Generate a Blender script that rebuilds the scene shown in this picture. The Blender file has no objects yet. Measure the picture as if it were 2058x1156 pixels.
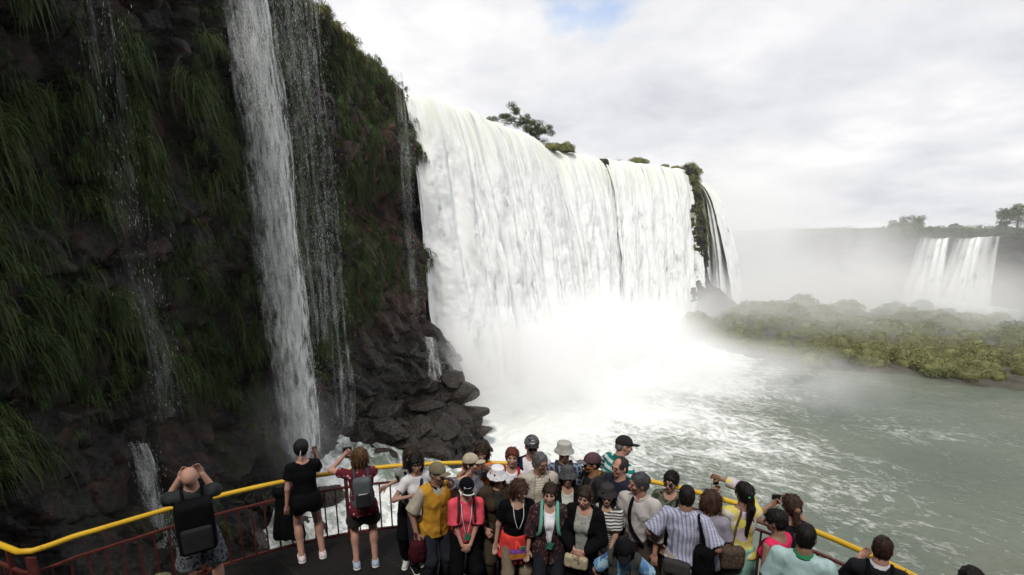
import bpy, math, random
import numpy as np
from mathutils import Vector, Matrix
R = math.radians
S = bpy.context.scene
COL = S.collection
rnd = random.Random(7)
RS = np.random.RandomState(11)

# ------------------------------------------------------------ camera
CAMZ = 13.0                     # above the river (z = 0)
DECK = CAMZ - 4.15
TH = R(12.0)
cam_d = bpy.data.cameras.new('camera'); cam = bpy.data.objects.new('camera', cam_d); COL.objects.link(cam)
S.camera = cam
cam_d.lens = 17.5; cam_d.sensor_width = 36.0
cam_d.shift_y = 120.0 / 2058.0
cam_d.clip_start = 0.1; cam_d.clip_end = 5000
cam.location = (0, 0, CAMZ); cam.rotation_euler = (R(90) - TH, 0, 0)

# ------------------------------------------------------------ world, sun, exposure
W = bpy.data.worlds.new('World'); S.world = W; W.use_nodes = True
SUN_EL, SUN_AZ = 56.0, 198.0    # azimuth clockwise from +Y : the sun stands behind the camera, to the left
def build_world():
    nt = W.node_tree; N = nt.nodes; L = nt.links; N.clear()
    out = N.new('ShaderNodeOutputWorld'); bg = N.new('ShaderNodeBackground'); L.new(bg.outputs[0], out.inputs[0])
    bg.inputs[1].default_value = 0.1
    sky = N.new('ShaderNodeTexSky'); sky.sky_type = 'NISHITA'; sky.sun_disc = False
    sky.sun_elevation = R(SUN_EL); sky.sun_rotation = R(SUN_AZ)
    tc = N.new('ShaderNodeTexCoord'); sp = N.new('ShaderNodeSeparateXYZ'); L.new(tc.outputs['Generated'], sp.inputs[0])
    def mth(op, a, b=None, c=None):
        m = N.new('ShaderNodeMath'); m.operation = op
        for i, v in enumerate((a, b, c)):
            if v is None: continue
            if isinstance(v, (int, float)): m.inputs[i].default_value = v
            else: L.new(v, m.inputs[i])
        return m.outputs[0]
    z = mth('ADD', mth('MAXIMUM', sp.outputs[2], 0.0), 0.22)
    cx = N.new('ShaderNodeCombineXYZ')
    L.new(mth('DIVIDE', sp.outputs[0], z), cx.inputs[0]); L.new(mth('DIVIDE', sp.outputs[1], z), cx.inputs[1])
    def noise(scale, det, off, dist=0.0, rough=0.5):
        mp = N.new('ShaderNodeMapping'); mp.inputs['Location'].default_value = off; L.new(cx.outputs[0], mp.inputs[0])
        n = N.new('ShaderNodeTexNoise'); n.inputs['Scale'].default_value = scale; n.inputs['Detail'].default_value = det
        n.inputs['Distortion'].default_value = dist; n.inputs['Roughness'].default_value = rough
        L.new(mp.outputs[0], n.inputs[0]); return n.outputs[0]
    n1 = noise(1.25, 8, (3.1, 1.7, 0), 0.15, 0.56)
    n2 = noise(3.4, 7, (8.3, 2.2, 4.0), 0.1, 0.55)
    s = mth('ADD', mth('MULTIPLY', n1, 0.7), mth('MULTIPLY', n2, 0.3))
    cr = N.new('ShaderNodeValToRGB'); L.new(s, cr.inputs[0])
    e = cr.color_ramp.elements
    e[0].position = 0.36; e[0].color = (0.62, 0.63, 0.69, 1)
    e[1].position = 0.64; e[1].color = (1.0, 1.0, 0.995, 1)
    m = e.new(0.44); m.color = (0.73, 0.74, 0.775, 1)
    m = e.new(0.54); m.color = (0.85, 0.85, 0.87, 1)
    sc = N.new('ShaderNodeVectorMath'); sc.operation = 'SCALE'; L.new(cr.outputs[0], sc.inputs[0]); sc.inputs['Scale'].default_value = 8.35
    # a gap of blue between the clouds, high up
    d = N.new('ShaderNodeVectorMath'); d.operation = 'DISTANCE'; L.new(cx.outputs[0], d.inputs[0])
    d.inputs[1].default_value = (0.21, 1.56, 0)
    g = mth('ADD', d.outputs['Value'], mth('MULTIPLY', mth('SUBTRACT', n2, 0.5), 0.9))
    g = mth('ADD', g, mth('MULTIPLY', mth('SUBTRACT', n1, 0.5), 0.5))
    mr = N.new('ShaderNodeMapRange'); L.new(g, mr.inputs[0])
    for i, v in ((1, -0.06), (2, 0.15), (3, 0.75), (4, 0.0)): mr.inputs[i].default_value = v
    sky2 = N.new('ShaderNodeVectorMath'); sky2.operation = 'SCALE'; L.new(sky.outputs[0], sky2.inputs[0]); sky2.inputs['Scale'].default_value = 1.9
    mx = N.new('ShaderNodeMix'); mx.data_type = 'RGBA'; L.new(mr.outputs[0], mx.inputs[0]); L.new(sc.outputs[0], mx.inputs[6]); L.new(sky2.outputs[0], mx.inputs[7])
    L.new(mx.outputs[2], bg.inputs[0])
build_world()
sun_d = bpy.data.lights.new('sun', 'SUN'); sun = bpy.data.objects.new('sun', sun_d); COL.objects.link(sun)
sun_d.energy = 2.0; sun_d.angle = R(9); sun_d.color = (1.0, 0.95, 0.88)
_a, _e = R(SUN_AZ), R(SUN_EL)
sun_dir = Vector((math.sin(_a) * math.cos(_e), math.cos(_a) * math.cos(_e), math.sin(_e)))
sun.rotation_euler = sun_dir.to_track_quat('Z', 'Y').to_euler(); sun.location = sun_dir * 200
S.view_settings.view_transform = 'Standard'; S.view_settings.look = 'None'
S.view_settings.exposure = 0.38; S.view_settings.gamma = 1.0
S.cycles.use_denoising = True
S.cycles.max_bounces = 10; S.cycles.diffuse_bounces = 3; S.cycles.transparent_max_bounces = 12
S.cycles.volume_bounces = 8; S.cycles.volume_step_rate = 1.0; S.cycles.volume_max_steps = 48
S.cycles.caustics_reflective = False; S.cycles.caustics_refractive = False
S.cycles.use_adaptive_sampling = True; S.cycles.adaptive_threshold = 0.02

# ------------------------------------------------------------ photo pixel -> place
def ray(px, py):
    x = (px - 1029.0) / 1000.0; y = (698.0 - py) / 1000.0
    c, s = math.cos(TH), math.sin(TH)
    return np.array([x, c + y * s, y * c - s])
def at_z(px, py, z):
    d = ray(px, py); t = (z - CAMZ) / d[2]; return np.array([0, 0, CAMZ]) + d * t
def at_y(px, py, y):
    d = ray(px, py); t = y / d[1]; return np.array([0, 0, CAMZ]) + d * t

# ------------------------------------------------------------ numpy noise
def _h(ix, iy, iz, seed):
    n = (ix.astype(np.int64) * 73856093) ^ (iy.astype(np.int64) * 19349663) ^ (iz.astype(np.int64) * 83492791) ^ (seed * 2654435761)
    n &= 0xffffffff
    n = ((n >> 16) ^ n) * 0x45d9f3b & 0xffffffff
    n = ((n >> 16) ^ n) * 0x45d9f3b & 0xffffffff
    n = (n >> 16) ^ n
    return (n & 0xffffff).astype(np.float64) / 0x1000000
def vn(x, y, z=None, seed=0):
    x = np.asarray(x, float); y = np.asarray(y, float)
    z = np.zeros_like(x) if z is None else np.asarray(z, float)
    x, y, z = np.broadcast_arrays(x, y, z)
    ix, iy, iz = np.floor(x), np.floor(y), np.floor(z)
    fx, fy, fz = x - ix, y - iy, z - iz
    fx = fx * fx * (3 - 2 * fx); fy = fy * fy * (3 - 2 * fy); fz = fz * fz * (3 - 2 * fz)
    r = 0
    for a in (0, 1):
        for b in (0, 1):
            for c in (0, 1):
                w = (fx if a else 1 - fx) * (fy if b else 1 - fy) * (fz if c else 1 - fz)
                r = r + w * _h(ix + a, iy + b, iz + c, seed)
    return r * 2 - 1
def fbm(x, y, z=None, o=4, seed=0, g=0.5):
    r = 0; a = 1.0; t = 0; f = 1.0
    for i in range(o):
        r = r + a * vn(np.asarray(x) * f, np.asarray(y) * f, None if z is None else np.asarray(z) * f, seed + i * 17)
        t += a; a *= g; f *= 2.03
    return r / t
def cells(x, y, z, seed=0):
    x, y, z = np.broadcast_arrays(np.asarray(x, float), np.asarray(y, float), np.asarray(z, float))
    ix, iy, iz = np.floor(x), np.floor(y), np.floor(z)
    f1 = np.full(x.shape, 9.0); f2 = np.full(x.shape, 9.0); idv = np.zeros(x.shape)
    tx = np.zeros(x.shape); ty = np.zeros(x.shape); tz = np.zeros(x.shape)
    for a in (-1, 0, 1):
        for b in (-1, 0, 1):
            for c in (-1, 0, 1):
                cx, cy, cz = ix + a, iy + b, iz + c
                dx = cx + _h(cx, cy, cz, seed + 1) - x; dy = cy + _h(cx, cy, cz, seed + 2) - y; dz = cz + _h(cx, cy, cz, seed + 3) - z
                d = np.sqrt(dx * dx + dy * dy + dz * dz)
                m = d < f1
                f2 = np.where(m, f1, np.minimum(f2, d)); f1 = np.where(m, d, f1)
                idv = np.where(m, _h(cx, cy, cz, seed + 4), idv)
                tx = np.where(m, dx, tx); ty = np.where(m, dy, ty); tz = np.where(m, dz, tz)
    return f1, f2, idv, tx, ty, tz
def sstep(a, b, x):
    t = np.clip((np.asarray(x, float) - a) / (b - a), 0, 1); return t * t * (3 - 2 * t)

# ------------------------------------------------------------ mesh and object helpers
def new_mesh(name, V, F, smooth=True, attrs=None, mi=None):
    me = bpy.data.meshes.new(name)
    V = np.asarray(V, np.float32)
    if not isinstance(F, list): F = [F]
    F = [np.asarray(f, np.int32) for f in F if len(f)]
    me.vertices.add(len(V)); me.vertices.foreach_set('co', V.ravel())
    tot = sum(f.size for f in F); npoly = sum(len(f) for f in F)
    me.loops.add(tot); me.polygons.add(npoly)
    me.loops.foreach_set('vertex_index', np.concatenate([f.ravel() for f in F]))
    ln = np.concatenate([np.full(len(f), f.shape[1], np.int32) for f in F])
    st = np.concatenate([[0], np.cumsum(ln)[:-1]]).astype(np.int32)
    me.polygons.foreach_set('loop_start', st)
    me.polygons.foreach_set('use_smooth', np.full(npoly, smooth))
    if mi is not None: me.polygons.foreach_set('material_index', np.asarray(mi, np.int32))
    me.update(calc_edges=True); me.validate()
    if attrs:
        for k, v in attrs.items():
            at = me.attributes.new(k, 'FLOAT', 'POINT'); at.data.foreach_set('value', np.asarray(v, np.float32))
    return me
def obj(name, me, mats=None, parent=None, label=None, cat=None, group=None, kind=None, loc=None):
    o = bpy.data.objects.new(name, me); COL.objects.link(o)
    if mats is not None and me is not None:
        for m in (mats if isinstance(mats, (list, tuple)) else [mats]): me.materials.append(m)
    if parent is not None: o.parent = parent
    if loc is not None: o.location = loc
    if label: o['label'] = label
    if cat: o['category'] = cat
    if group: o['group'] = group
    if kind: o['kind'] = kind
    return o
def grid_faces(nu, nv):
    i = np.arange(nu - 1)[:, None] * nv + np.arange(nv - 1)[None]
    i = i.ravel(); return np.stack([i, i + nv, i + nv + 1, i + 1], 1)
def tube(P, r, n=10, close=False):
    """tube along polyline; r scalar or list"""
    P = np.asarray(P, float); m = len(P); r = np.broadcast_to(np.asarray(r, float), (m,))
    T = np.gradient(P, axis=0); T /= np.linalg.norm(T, axis=1)[:, None] + 1e-9
    up = np.array([0, 0, 1.0]) if abs(T[0][2]) < 0.9 else np.array([0, 1.0, 0])
    A = np.cross(T, up); A /= np.linalg.norm(A, axis=1)[:, None] + 1e-9
    B = np.cross(A, T)
    a = np.linspace(0, 2 * math.pi, n, endpoint=False)
    V = P[:, None] + r[:, None, None] * (A[:, None] * np.cos(a)[None, :, None] + B[:, None] * np.sin(a)[None, :, None])
    V = V.reshape(-1, 3); F = []
    for i in range(m - 1):
        for j in range(n):
            F.append((i * n + j, i * n + (j + 1) % n, (i + 1) * n + (j + 1) % n, (i + 1) * n + j))
    c0 = len(V); V = np.vstack([V, P[0], P[-1]]); T3 = []
    for j in range(n):
        T3.append((c0, (j + 1) % n, j)); T3.append((c0 + 1, (m - 1) * n + j, (m - 1) * n + (j + 1) % n))
    return V, np.array(F), np.array(T3)
def boxm(lo, hi):
    x0, y0, z0 = lo; x1, y1, z1 = hi
    V = [(x0, y0, z0), (x1, y0, z0), (x1, y1, z0), (x0, y1, z0), (x0, y0, z1), (x1, y0, z1), (x1, y1, z1), (x0, y1, z1)]
    F = [(0, 3, 2, 1), (4, 5, 6, 7), (0, 1, 5, 4), (1, 2, 6, 5), (2, 3, 7, 6), (3, 0, 4, 7)]
    return np.array(V, float), np.array(F)
def catmull(P, n):
    P = np.asarray(P, float); Q = np.vstack([2 * P[0] - P[1], P, 2 * P[-1] - P[-2]]); out = []
    for i in range(1, len(Q) - 2):
        t = np.linspace(0, 1, n, endpoint=False)[:, None]
        p0, p1, p2, p3 = Q[i - 1], Q[i], Q[i + 1], Q[i + 2]
        out.append(0.5 * ((2 * p1) + (-p0 + p2) * t + (2 * p0 - 5 * p1 + 4 * p2 - p3) * t * t + (-p0 + 3 * p1 - 3 * p2 + p3) * t ** 3))
    out.append(P[-1:]); return np.vstack(out)
def resample(P, n):
    P = np.asarray(P, float); d = np.concatenate([[0], np.cumsum(np.linalg.norm(np.diff(P, axis=0), axis=1))])
    t = np.linspace(0, d[-1], n); return np.stack([np.interp(t, d, P[:, k]) for k in range(P.shape[1])], 1)

# ------------------------------------------------------------ materials
class Mt:
    """small node-tree writer"""
    def __init__(s, name, rough=0.7, spec=0.3):
        spec = min(spec, 0.5) * 0.5
        s.m = bpy.data.materials.new(name); s.m.use_nodes = True; s.nt = s.m.node_tree; s.N = s.nt.nodes; s.L = s.nt.links
        s.b = s.N['Principled BSDF']; s.out = s.N['Material Output']
        s.b.inputs['Roughness'].default_value = rough; s.b.inputs['Specular IOR Level'].default_value = spec
        s.tc = s.N.new('ShaderNodeTexCoord')
    def put(s, sock, v):
        if hasattr(v, 'is_linked') or isinstance(v, bpy.types.NodeSocket): s.L.new(v, sock)
        elif isinstance(v, (tuple, list)) and len(v) == 3 and len(sock.default_value) == 4: sock.default_value = (*v, 1)
        else: sock.default_value = v
    def math(s, op, a, b=0.0, c=0.0, clamp=False):
        m = s.N.new('ShaderNodeMath'); m.operation = op; m.use_clamp = clamp
        for i, v in enumerate((a, b, c)): s.put(m.inputs[i], v)
        return m.outputs[0]
    def map(s, scale=(1, 1, 1), loc=(0, 0, 0), rot=(0, 0, 0), src='Object'):
        m = s.N.new('ShaderNodeMapping'); m.inputs['Scale'].default_value = scale; m.inputs['Location'].default_value = loc
        m.inputs['Rotation'].default_value = rot
        s.L.new(s.tc.outputs[src] if isinstance(src, str) else src, m.inputs[0]); return m.outputs[0]
    def noise(s, scale, det=3, vec=None, rough=0.5, dist=0.0, col=False):
        n = s.N.new('ShaderNodeTexNoise'); s.L.new(vec if vec is not None else s.tc.outputs['Object'], n.inputs[0])
        n.inputs['Scale'].default_value = scale; n.inputs['Detail'].default_value = det; n.inputs['Roughness'].default_value = rough
        n.inputs['Distortion'].default_value = dist; return n.outputs[1 if col else 0]
    def voro(s, scale, vec=None, feat='F1', out='Distance'):
        n = s.N.new('ShaderNodeTexVoronoi'); n.feature = feat; s.L.new(vec if vec is not None else s.tc.outputs['Object'], n.inputs[0])
        n.inputs['Scale'].default_value = scale; return n.outputs[out]
    def ramp(s, f, stops, interp='LINEAR'):
        r = s.N.new('ShaderNodeValToRGB'); s.put(r.inputs[0], f); r.color_ramp.interpolation = interp
        e = r.color_ramp.elements
        while len(e) < len(stops): e.new(0.5)
        for k, (p, c) in enumerate(stops):
            e[k].position = p; e[k].color = (*c, 1) if len(c) == 3 else c
        return r.outputs[0]
    def mr(s, f, a, b, c=0.0, d=1.0, smooth=False):
        m = s.N.new('ShaderNodeMapRange'); s.put(m.inputs[0], f)
        if smooth: m.interpolation_type = 'SMOOTHSTEP'
        for i, v in ((1, a), (2, b), (3, c), (4, d)): m.inputs[i].default_value = v
        return m.outputs[0]
    def mix(s, f, a, b, mode='MIX'):
        m = s.N.new('ShaderNodeMix'); m.data_type = 'RGBA'; m.blend_type = mode
        s.put(m.inputs[0], f); s.put(m.inputs[6], a); s.put(m.inputs[7], b); return m.outputs[2]
    def attr(s, name):
        a = s.N.new('ShaderNodeAttribute'); a.attribute_name = name; return a.outputs['Fac']
    def sep(s, v=None):
        x = s.N.new('ShaderNodeSeparateXYZ'); s.L.new(v if v is not None else s.tc.outputs['Object'], x.inputs[0]); return x.outputs
    def comb(s, x, y, z):
        c = s.N.new('ShaderNodeCombineXYZ'); s.put(c.inputs[0], x); s.put(c.inputs[1], y); s.put(c.inputs[2], z); return c.outputs[0]
    def col(s, v): s.put(s.b.inputs['Base Color'], v); return s
    def rough(s, v): s.put(s.b.inputs['Roughness'], v); return s
    def bump(s, h, strength=0.4, dist=0.02):
        b = s.N.new('ShaderNodeBump'); b.inputs['Strength'].default_value = strength; b.inputs['Distance'].default_value = dist
        s.put(b.inputs['Height'], h); s.L.new(b.outputs[0], s.b.inputs['Normal']); return s
    def alpha(s, a):
        s.put(s.b.inputs['Alpha'], a); return s
# ============================================================ MATERIALS OF THE PLACE
def m_rock():
    t = Mt('wet_rock', 0.55, 0.4)
    n = t.noise(1.3, 8); v = t.noise(7.0, 5)
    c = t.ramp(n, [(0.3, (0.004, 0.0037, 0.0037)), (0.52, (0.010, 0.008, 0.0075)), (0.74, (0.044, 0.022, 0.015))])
    g = t.ramp(t.noise(0.7, 5, t.map((1, 1, 2.0), (3, 1, 2))), [(0.5, (0, 0, 0)), (0.66, (1, 1, 1))])
    c = t.mix(t.math('MULTIPLY', g, 0.5), c, (0.022, 0.030, 0.010))
    red = t.math('MULTIPLY', t.math('MULTIPLY', t.mr(t.sep()[1], 27.0, 31.0), t.mr(t.sep()[2], 6.0, 9.0)), t.mr(t.sep()[0], 0.0, 3.0, 1.0, 0.0))
    c = t.mix(t.math('MULTIPLY', red, t.mr(n, .35, .6)), c, (0.070, 0.034, 0.024))
    t.col(c).rough(t.mr(v, 0.3, 0.7, 0.35, 0.8)).bump(t.math('ADD', v, t.math('MULTIPLY', n, 2.0)), 0.7, 0.12)
    return t.m
def m_rock2():
    t = Mt('boulder_rock', 0.5, 0.5)
    n = t.noise(2.1, 8); v = t.noise(9.0, 5)
    c = t.ramp(n, [(0.3, (0.007, 0.0055, 0.0045)), (0.55, (0.019, 0.0135, 0.0105)), (0.75, (0.042, 0.028, 0.020))])
    g = t.mr(t.noise(1.1, 5, t.map((1, 1, 1), (5, 2, 7))), .52, .66)
    c = t.mix(t.math('MULTIPLY', g, .6), c, (0.022, 0.026, 0.010))
    t.b.inputs['Specular IOR Level'].default_value = .32
    t.col(c).rough(t.mr(v, 0.35, 0.65, 0.18, 0.6)).bump(t.math('ADD', v, t.math('MULTIPLY', n, 1.5)), 0.9, 0.14)
    return t.m
def m_leaf(name, lo, mid, hi, tr=0.25):
    t = Mt(name, 0.6, 0.25)
    a = t.attr('tint'); n = t.noise(0.55, 3)
    f = t.math('ADD', t.math('MULTIPLY', a, 0.6), t.math('MULTIPLY', t.mr(n, 0.3, 0.7), 0.4))
    t.col(t.ramp(f, [(0.05, lo), (0.5, mid), (0.95, hi)]))
    t.b.inputs['Transmission Weight'].default_value = 0.0
    t.b.inputs['Subsurface Weight'].default_value = 0.0
    return t.m
def m_fall(name, u=9.0, dens=0.2, green=0.0, gap=0.0, edge=0.0):
    t = Mt(name, 0.9, 0.1)
    s = t.comb(t.attr('su'), t.attr('sv'), 0.0)
    n = t.noise(1.0, 6, t.map((0.9, 0.16, 1), src=s), 0.6)
    n2 = t.noise(1.0, 5, t.map((2.6, 0.42, 1), (7, 3, 1), src=s), 0.62)
    c = t.ramp(t.math('ADD', t.math('MULTIPLY', n, .55), t.math('MULTIPLY', n2, .45)), [(0.34, (0.52, 0.55, 0.54)), (0.46, (0.78, 0.80, 0.795)), (0.58, (0.87, 0.875, 0.87))])
    if green:
        top = t.mr(t.attr('sv'), 0.0, 6.0, 1.0, 0.0)
        c = t.mix(t.math('MULTIPLY', t.math('MULTIPLY', top, t.mr(n, 0.38, 0.6)), green), c, (0.62, 0.68, 0.42))
    t.col(c)
    if gap:
        g = t.math('ADD', t.math('MULTIPLY', n, 0.6), t.math('MULTIPLY', n2, 0.4))
        a = t.mr(g, gap - 0.06, gap + 0.05, 0.25, 1.0, True)
        t.alpha(t.math('MULTIPLY', a, t.attr('op')))
    else: t.alpha(t.attr('op'))
    t.bump(t.math('ADD', n2, n), 0.35, 0.15)
    t.b.inputs['Subsurface Weight'].default_value = 0.0
    return t.m
def m_spray(name, k=1.0, lo=0.42, hi=0.66, col=(0.78, 0.8, 0.8), mx=0.8, su=7.0, sv=1.2):
    t = Mt(name, 0.9, 0.1)
    s = t.comb(t.attr('su'), t.attr('sv'), t.attr('sw'))
    n = t.noise(1.0, 6, t.map((su, sv, 1), src=s), 0.62)
    n2 = t.noise(1.0, 3, t.map((1.5, 0.25, 1), (4, 9, 2), src=s))
    g = t.math('ADD', t.math('MULTIPLY', n, 0.72), t.math('MULTIPLY', n2, 0.28))
    t.col(col); t.alpha(t.math('MULTIPLY', t.mr(g, lo, hi, 0.0, mx, True), t.attr('op')))
    return t.m
def m_drop():
    t = Mt('water_drops', 0.25, 0.5); t.col((0.75, 0.78, 0.78)); t.b.inputs['Alpha'].default_value = 0.75
    return t.m
def m_water():
    t = Mt('river_water', 0.18, 0.5)
    f = t.attr('foam')
    v = t.map((1, 1, 1), rot=(0, 0, R(38)))
    v = t.map((0.55, 1.0, 1), src=v)
    n = t.noise(0.42, 10, v, 0.68, 0.7); n2 = t.noise(3.6, 8, v, 0.7, 0.6); n3 = t.noise(0.11, 4, v, 0.5, 0.4)
    r = t.math('ABSOLUTE', t.math('SUBTRACT', n, 0.5)); r = t.mr(r, 0.0, 0.05, 1.0, 0.0)
    pat = t.math('ADD', t.math('ADD', t.math('MULTIPLY', n2, 0.60), t.math('MULTIPLY', n3, 0.42)), t.math('MULTIPLY', r, 0.12))
    th = t.math('SUBTRACT', 0.835, t.math('MULTIPLY', f, 0.62))
    fm = t.mr(t.math('SUBTRACT', pat, th), -0.05, 0.20, 0.0, 1.0, True)
    base = t.ramp(t.noise(0.09, 4), [(0.35, (0.052, 0.074, 0.054)), (0.6, (0.098, 0.112, 0.076))])
    base = t.mix(t.math('MULTIPLY', f, 0.8), base, (0.30, 0.345, 0.29))
    t.col(t.mix(fm, base, (0.82, 0.84, 0.82))); t.rough(t.mr(fm, 0, 1, 0.22, 0.9))
    t.bump(t.math('ADD', t.math('MULTIPLY', n2, 1.0), t.math('MULTIPLY', fm, 0.3)), 0.55, 0.30)
    return t.m
def m_plain(name, c, rough=0.7, spec=0.3, var=0.12, sc=6.0, metal=0.0):
    t = Mt(name, rough, spec); n = t.noise(sc, 4)
    t.col(t.mix(t.mr(n, 0.3, 0.7), tuple(x * (1 - var) for x in c), tuple(min(1, x * (1 + var)) for x in c)))
    t.b.inputs['Metallic'].default_value = metal
    return t.m
ROCK, BOULD = m_rock(), m_rock2()
GRASS = m_leaf('hanging_grass', (0.010, 0.017, 0.005), (0.040, 0.064, 0.018), (0.105, 0.135, 0.045))
GRASS2 = m_leaf('mossy_grass', (0.018, 0.030, 0.008), (0.062, 0.096, 0.026), (0.14, 0.165, 0.05))
RIMG = m_leaf('rim_grass', (0.04, 0.06, 0.015), (0.10, 0.12, 0.035), (0.22, 0.16, 0.07))
SHRUB = m_leaf('shrub_leaves', (0.10, 0.108, 0.042), (0.18, 0.19, 0.072), (0.28, 0.26, 0.105))
TREEL = m_leaf('tree_leaves', (0.03, 0.05, 0.016), (0.075, 0.115, 0.036), (0.15, 0.19, 0.07))
WATER = m_water()

# ============================================================ BLADES, LEAVES
def blades(P, D, Ln, w, droop, K=4, seed=1):
    rs = np.random.RandomState(seed); n = len(P)
    D = D / (np.linalg.norm(D, axis=1)[:, None] + 1e-9)
    rv = rs.normal(size=(n, 3)); Sd = np.cross(D, rv); Sd /= np.linalg.norm(Sd, axis=1)[:, None] + 1e-9
    t = np.linspace(0, 1, K + 1)[None, :, None]
    Ln = np.broadcast_to(Ln, (n,))[:, None, None]; dr = np.broadcast_to(droop, (n,))[:, None, None]; w = np.broadcast_to(w, (n,))[:, None, None]
    C = P[:, None] + D[:, None] * Ln * t * (1 - 0.35 * t * np.minimum(dr, 1)) + np.array([0, 0, -1.0])[None, None] * Ln * dr * t ** 2
    wd = w * np.sin(np.clip(0.18 + t * 0.82, 0, 1) * math.pi) ** 0.6 * 0.5 + 0.0005
    V = np.stack([C - Sd[:, None] * wd, C + Sd[:, None] * wd], 2).reshape(-1, 3)
    b = (np.arange(n) * (K + 1) * 2)[:, None] + (np.arange(K) * 2)[None]
    b = b.ravel(); F = np.stack([b, b + 1, b + 3, b + 2], 1)
    tint = np.repeat(rs.rand(n), (K + 1) * 2)
    return V, F, tint
def leaves(P, size, seed=1, up=0.0):
    rs = np.random.RandomState(seed); n = len(P)
    a = rs.normal(size=(n, 3)); a[:, 2] += up; a /= np.linalg.norm(a, axis=1)[:, None]
    b = np.cross(a, rs.normal(size=(n, 3))); b /= np.linalg.norm(b, axis=1)[:, None]
    s = (size * (0.6 + 0.8 * rs.rand(n)))[:, None]
    c = np.cross(a, b)
    V = np.stack([P - b * s, P + c * s * 0.38 + a * s * 0.1, P + b * s, P - c * s * 0.38 + a * s * 0.1], 1).reshape(-1, 3)
    i = np.arange(n)[:, None] * 4; F = i + np.array([[0, 1, 2, 3]])
    return V, F, np.repeat(rs.rand(n), 4)
def ball_pts(n, rs, r=(1, 1, 1), shell=0.55):
    v = rs.normal(size=(n, 3)); v /= np.linalg.norm(v, axis=1)[:, None]
    q = shell + (1 - shell) * rs.rand(n) ** 0.6
    return v * q[:, None] * np.array(r)

# ============================================================ RIM AND LIP LINES
RIM = 25.0
lip_px = [(806, 186), (850, 193), (905, 212), (985, 242), (1050, 266), (1095, 298), (1150, 308), (1195, 319), (1260, 326), (1330, 334), (1372, 340)]
LIP = np.array([at_z(x, y, RIM)[:2] for x, y in lip_px])
LIPS = resample(catmull(LIP, 12), 240)
left_rim = np.array([(-15, -22), (-13, -10), (-12.2, 0), (-11.6, 8), (-11.2, 14), (-11.0, 20), (-10.6, 25), (-10.3, 28.4), (-9.9, 32), (-9.3, 36), (-8.6, 39.5), (-8.5, 42.5), (-8.9, 45.5), (-11.0, 48)], float)
LR = catmull(left_rim, 10)

def perp(P):
    T = np.gradient(P, axis=0); T /= np.linalg.norm(T, axis=1)[:, None]; return np.stack([T[:, 1], -T[:, 0]], 1)   # to the right of travel

# ---------------- left cliff : grid along the rim and down
def rock_disp(x, y, z, big=1.0, seed=3):
    f1, f2, idv, tx, ty, tz = cells(x * 0.55, y * 0.55, z * 0.42, seed)
    a = (idv - 0.5) * 1.1 + (tx * (idv - 0.5) + tz * 0.5 * (idv * 3 % 1 - .5)) * 1.0 - 0.35 * np.exp(-((f2 - f1) / 0.05) ** 2)
    f1, f2, idv, tx, ty, tz = cells(x * 1.7 + 5, y * 1.7, z * 1.3, seed + 9)
    b = (idv - 0.5) * 0.38 + tz * 0.25 * (idv - 0.5) - 0.12 * np.exp(-((f2 - f1) / 0.06) ** 2)
    c = fbm(x * 0.16, y * 0.16, z * 0.16, 3, seed + 2) * 1.2
    return big * a + b + c + 0.07 * fbm(x * 3, y * 3, z * 3, 3, seed + 5)
def wall(path, z0, z1, nu, nz, prof, seed=3, big=1.0):
    P = resample(path, nu); Nn = perp(P)
    z = np.linspace(z1, z0, nz)
    Z = np.broadcast_to(z[None], (nu, nz)); X = np.broadcast_to(P[:, :1], (nu, nz)); Y = np.broadcast_to(P[:, 1:2], (nu, nz))
    off = rock_disp(X, Y, Z, big, seed) + prof(X, Y, Z)
    V = np.stack([X + Nn[:, :1] * off, Y + Nn[:, 1:2] * off, Z + 0.12 * fbm(X * 2, Y * 2, Z * 2, 2, seed + 31)], 2)
    return V
def cliff_prof(X, Y, Z):
    h = Z
    top = -1.2 * sstep(24.2, 25.6, h)                                   # rounded brow
    bulge = 0.9 * np.exp(-((h - 19) / 3.0) ** 2) + 0.7 * np.exp(-((h - 12) / 2.2) ** 2)
    under = -1.1 * np.exp(-((h - 15.5) / 1.6) ** 2) * sstep(26, 33, Y) # the dark overhang by the big fall
    foot = 2.2 * sstep(8.0, 3.0, h)
    foot = foot + 1.6 * sstep(13.5, 7, h) * sstep(22, 34, Y)
    return top + bulge + under + foot
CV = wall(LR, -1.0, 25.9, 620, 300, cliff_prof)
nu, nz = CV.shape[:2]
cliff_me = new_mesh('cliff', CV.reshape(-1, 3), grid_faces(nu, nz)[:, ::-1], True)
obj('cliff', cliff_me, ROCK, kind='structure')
# normals of the cliff wall for planting
dU = np.gradient(CV, axis=0); dV = np.gradient(CV, axis=1)
CN = np.cross(dV, dU); CN /= np.linalg.norm(CN, axis=2)[:, :, None] + 1e-9
if CN[300, 150, 0] < 0: CN = -CN

# plateau on top
pl = np.vstack([LR[:-3] - perp(LR[:-3]) * 1.0, LIPS - perp(LIPS) * 0.6])
plo = np.vstack([LR[:-3] - np.array([90, 0]), LIPS + np.array([-60, 90])])
n_ = len(pl); tt = np.linspace(0, 1, 24)[None, :, None]
XY = pl[:, None] * (1 - tt) + plo[:, None] * tt
ZZ = 24.55 + 0.25 * fbm(XY[..., 0] * .3, XY[..., 1] * .3, None, 3, 5)
obj('terrain', new_mesh('plateau', np.dstack([XY, ZZ]).reshape(-1, 3), grid_faces(n_, 24), True), m_plain('plateau_soil', (0.05, 0.055, 0.025)), kind='structure')

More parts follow.
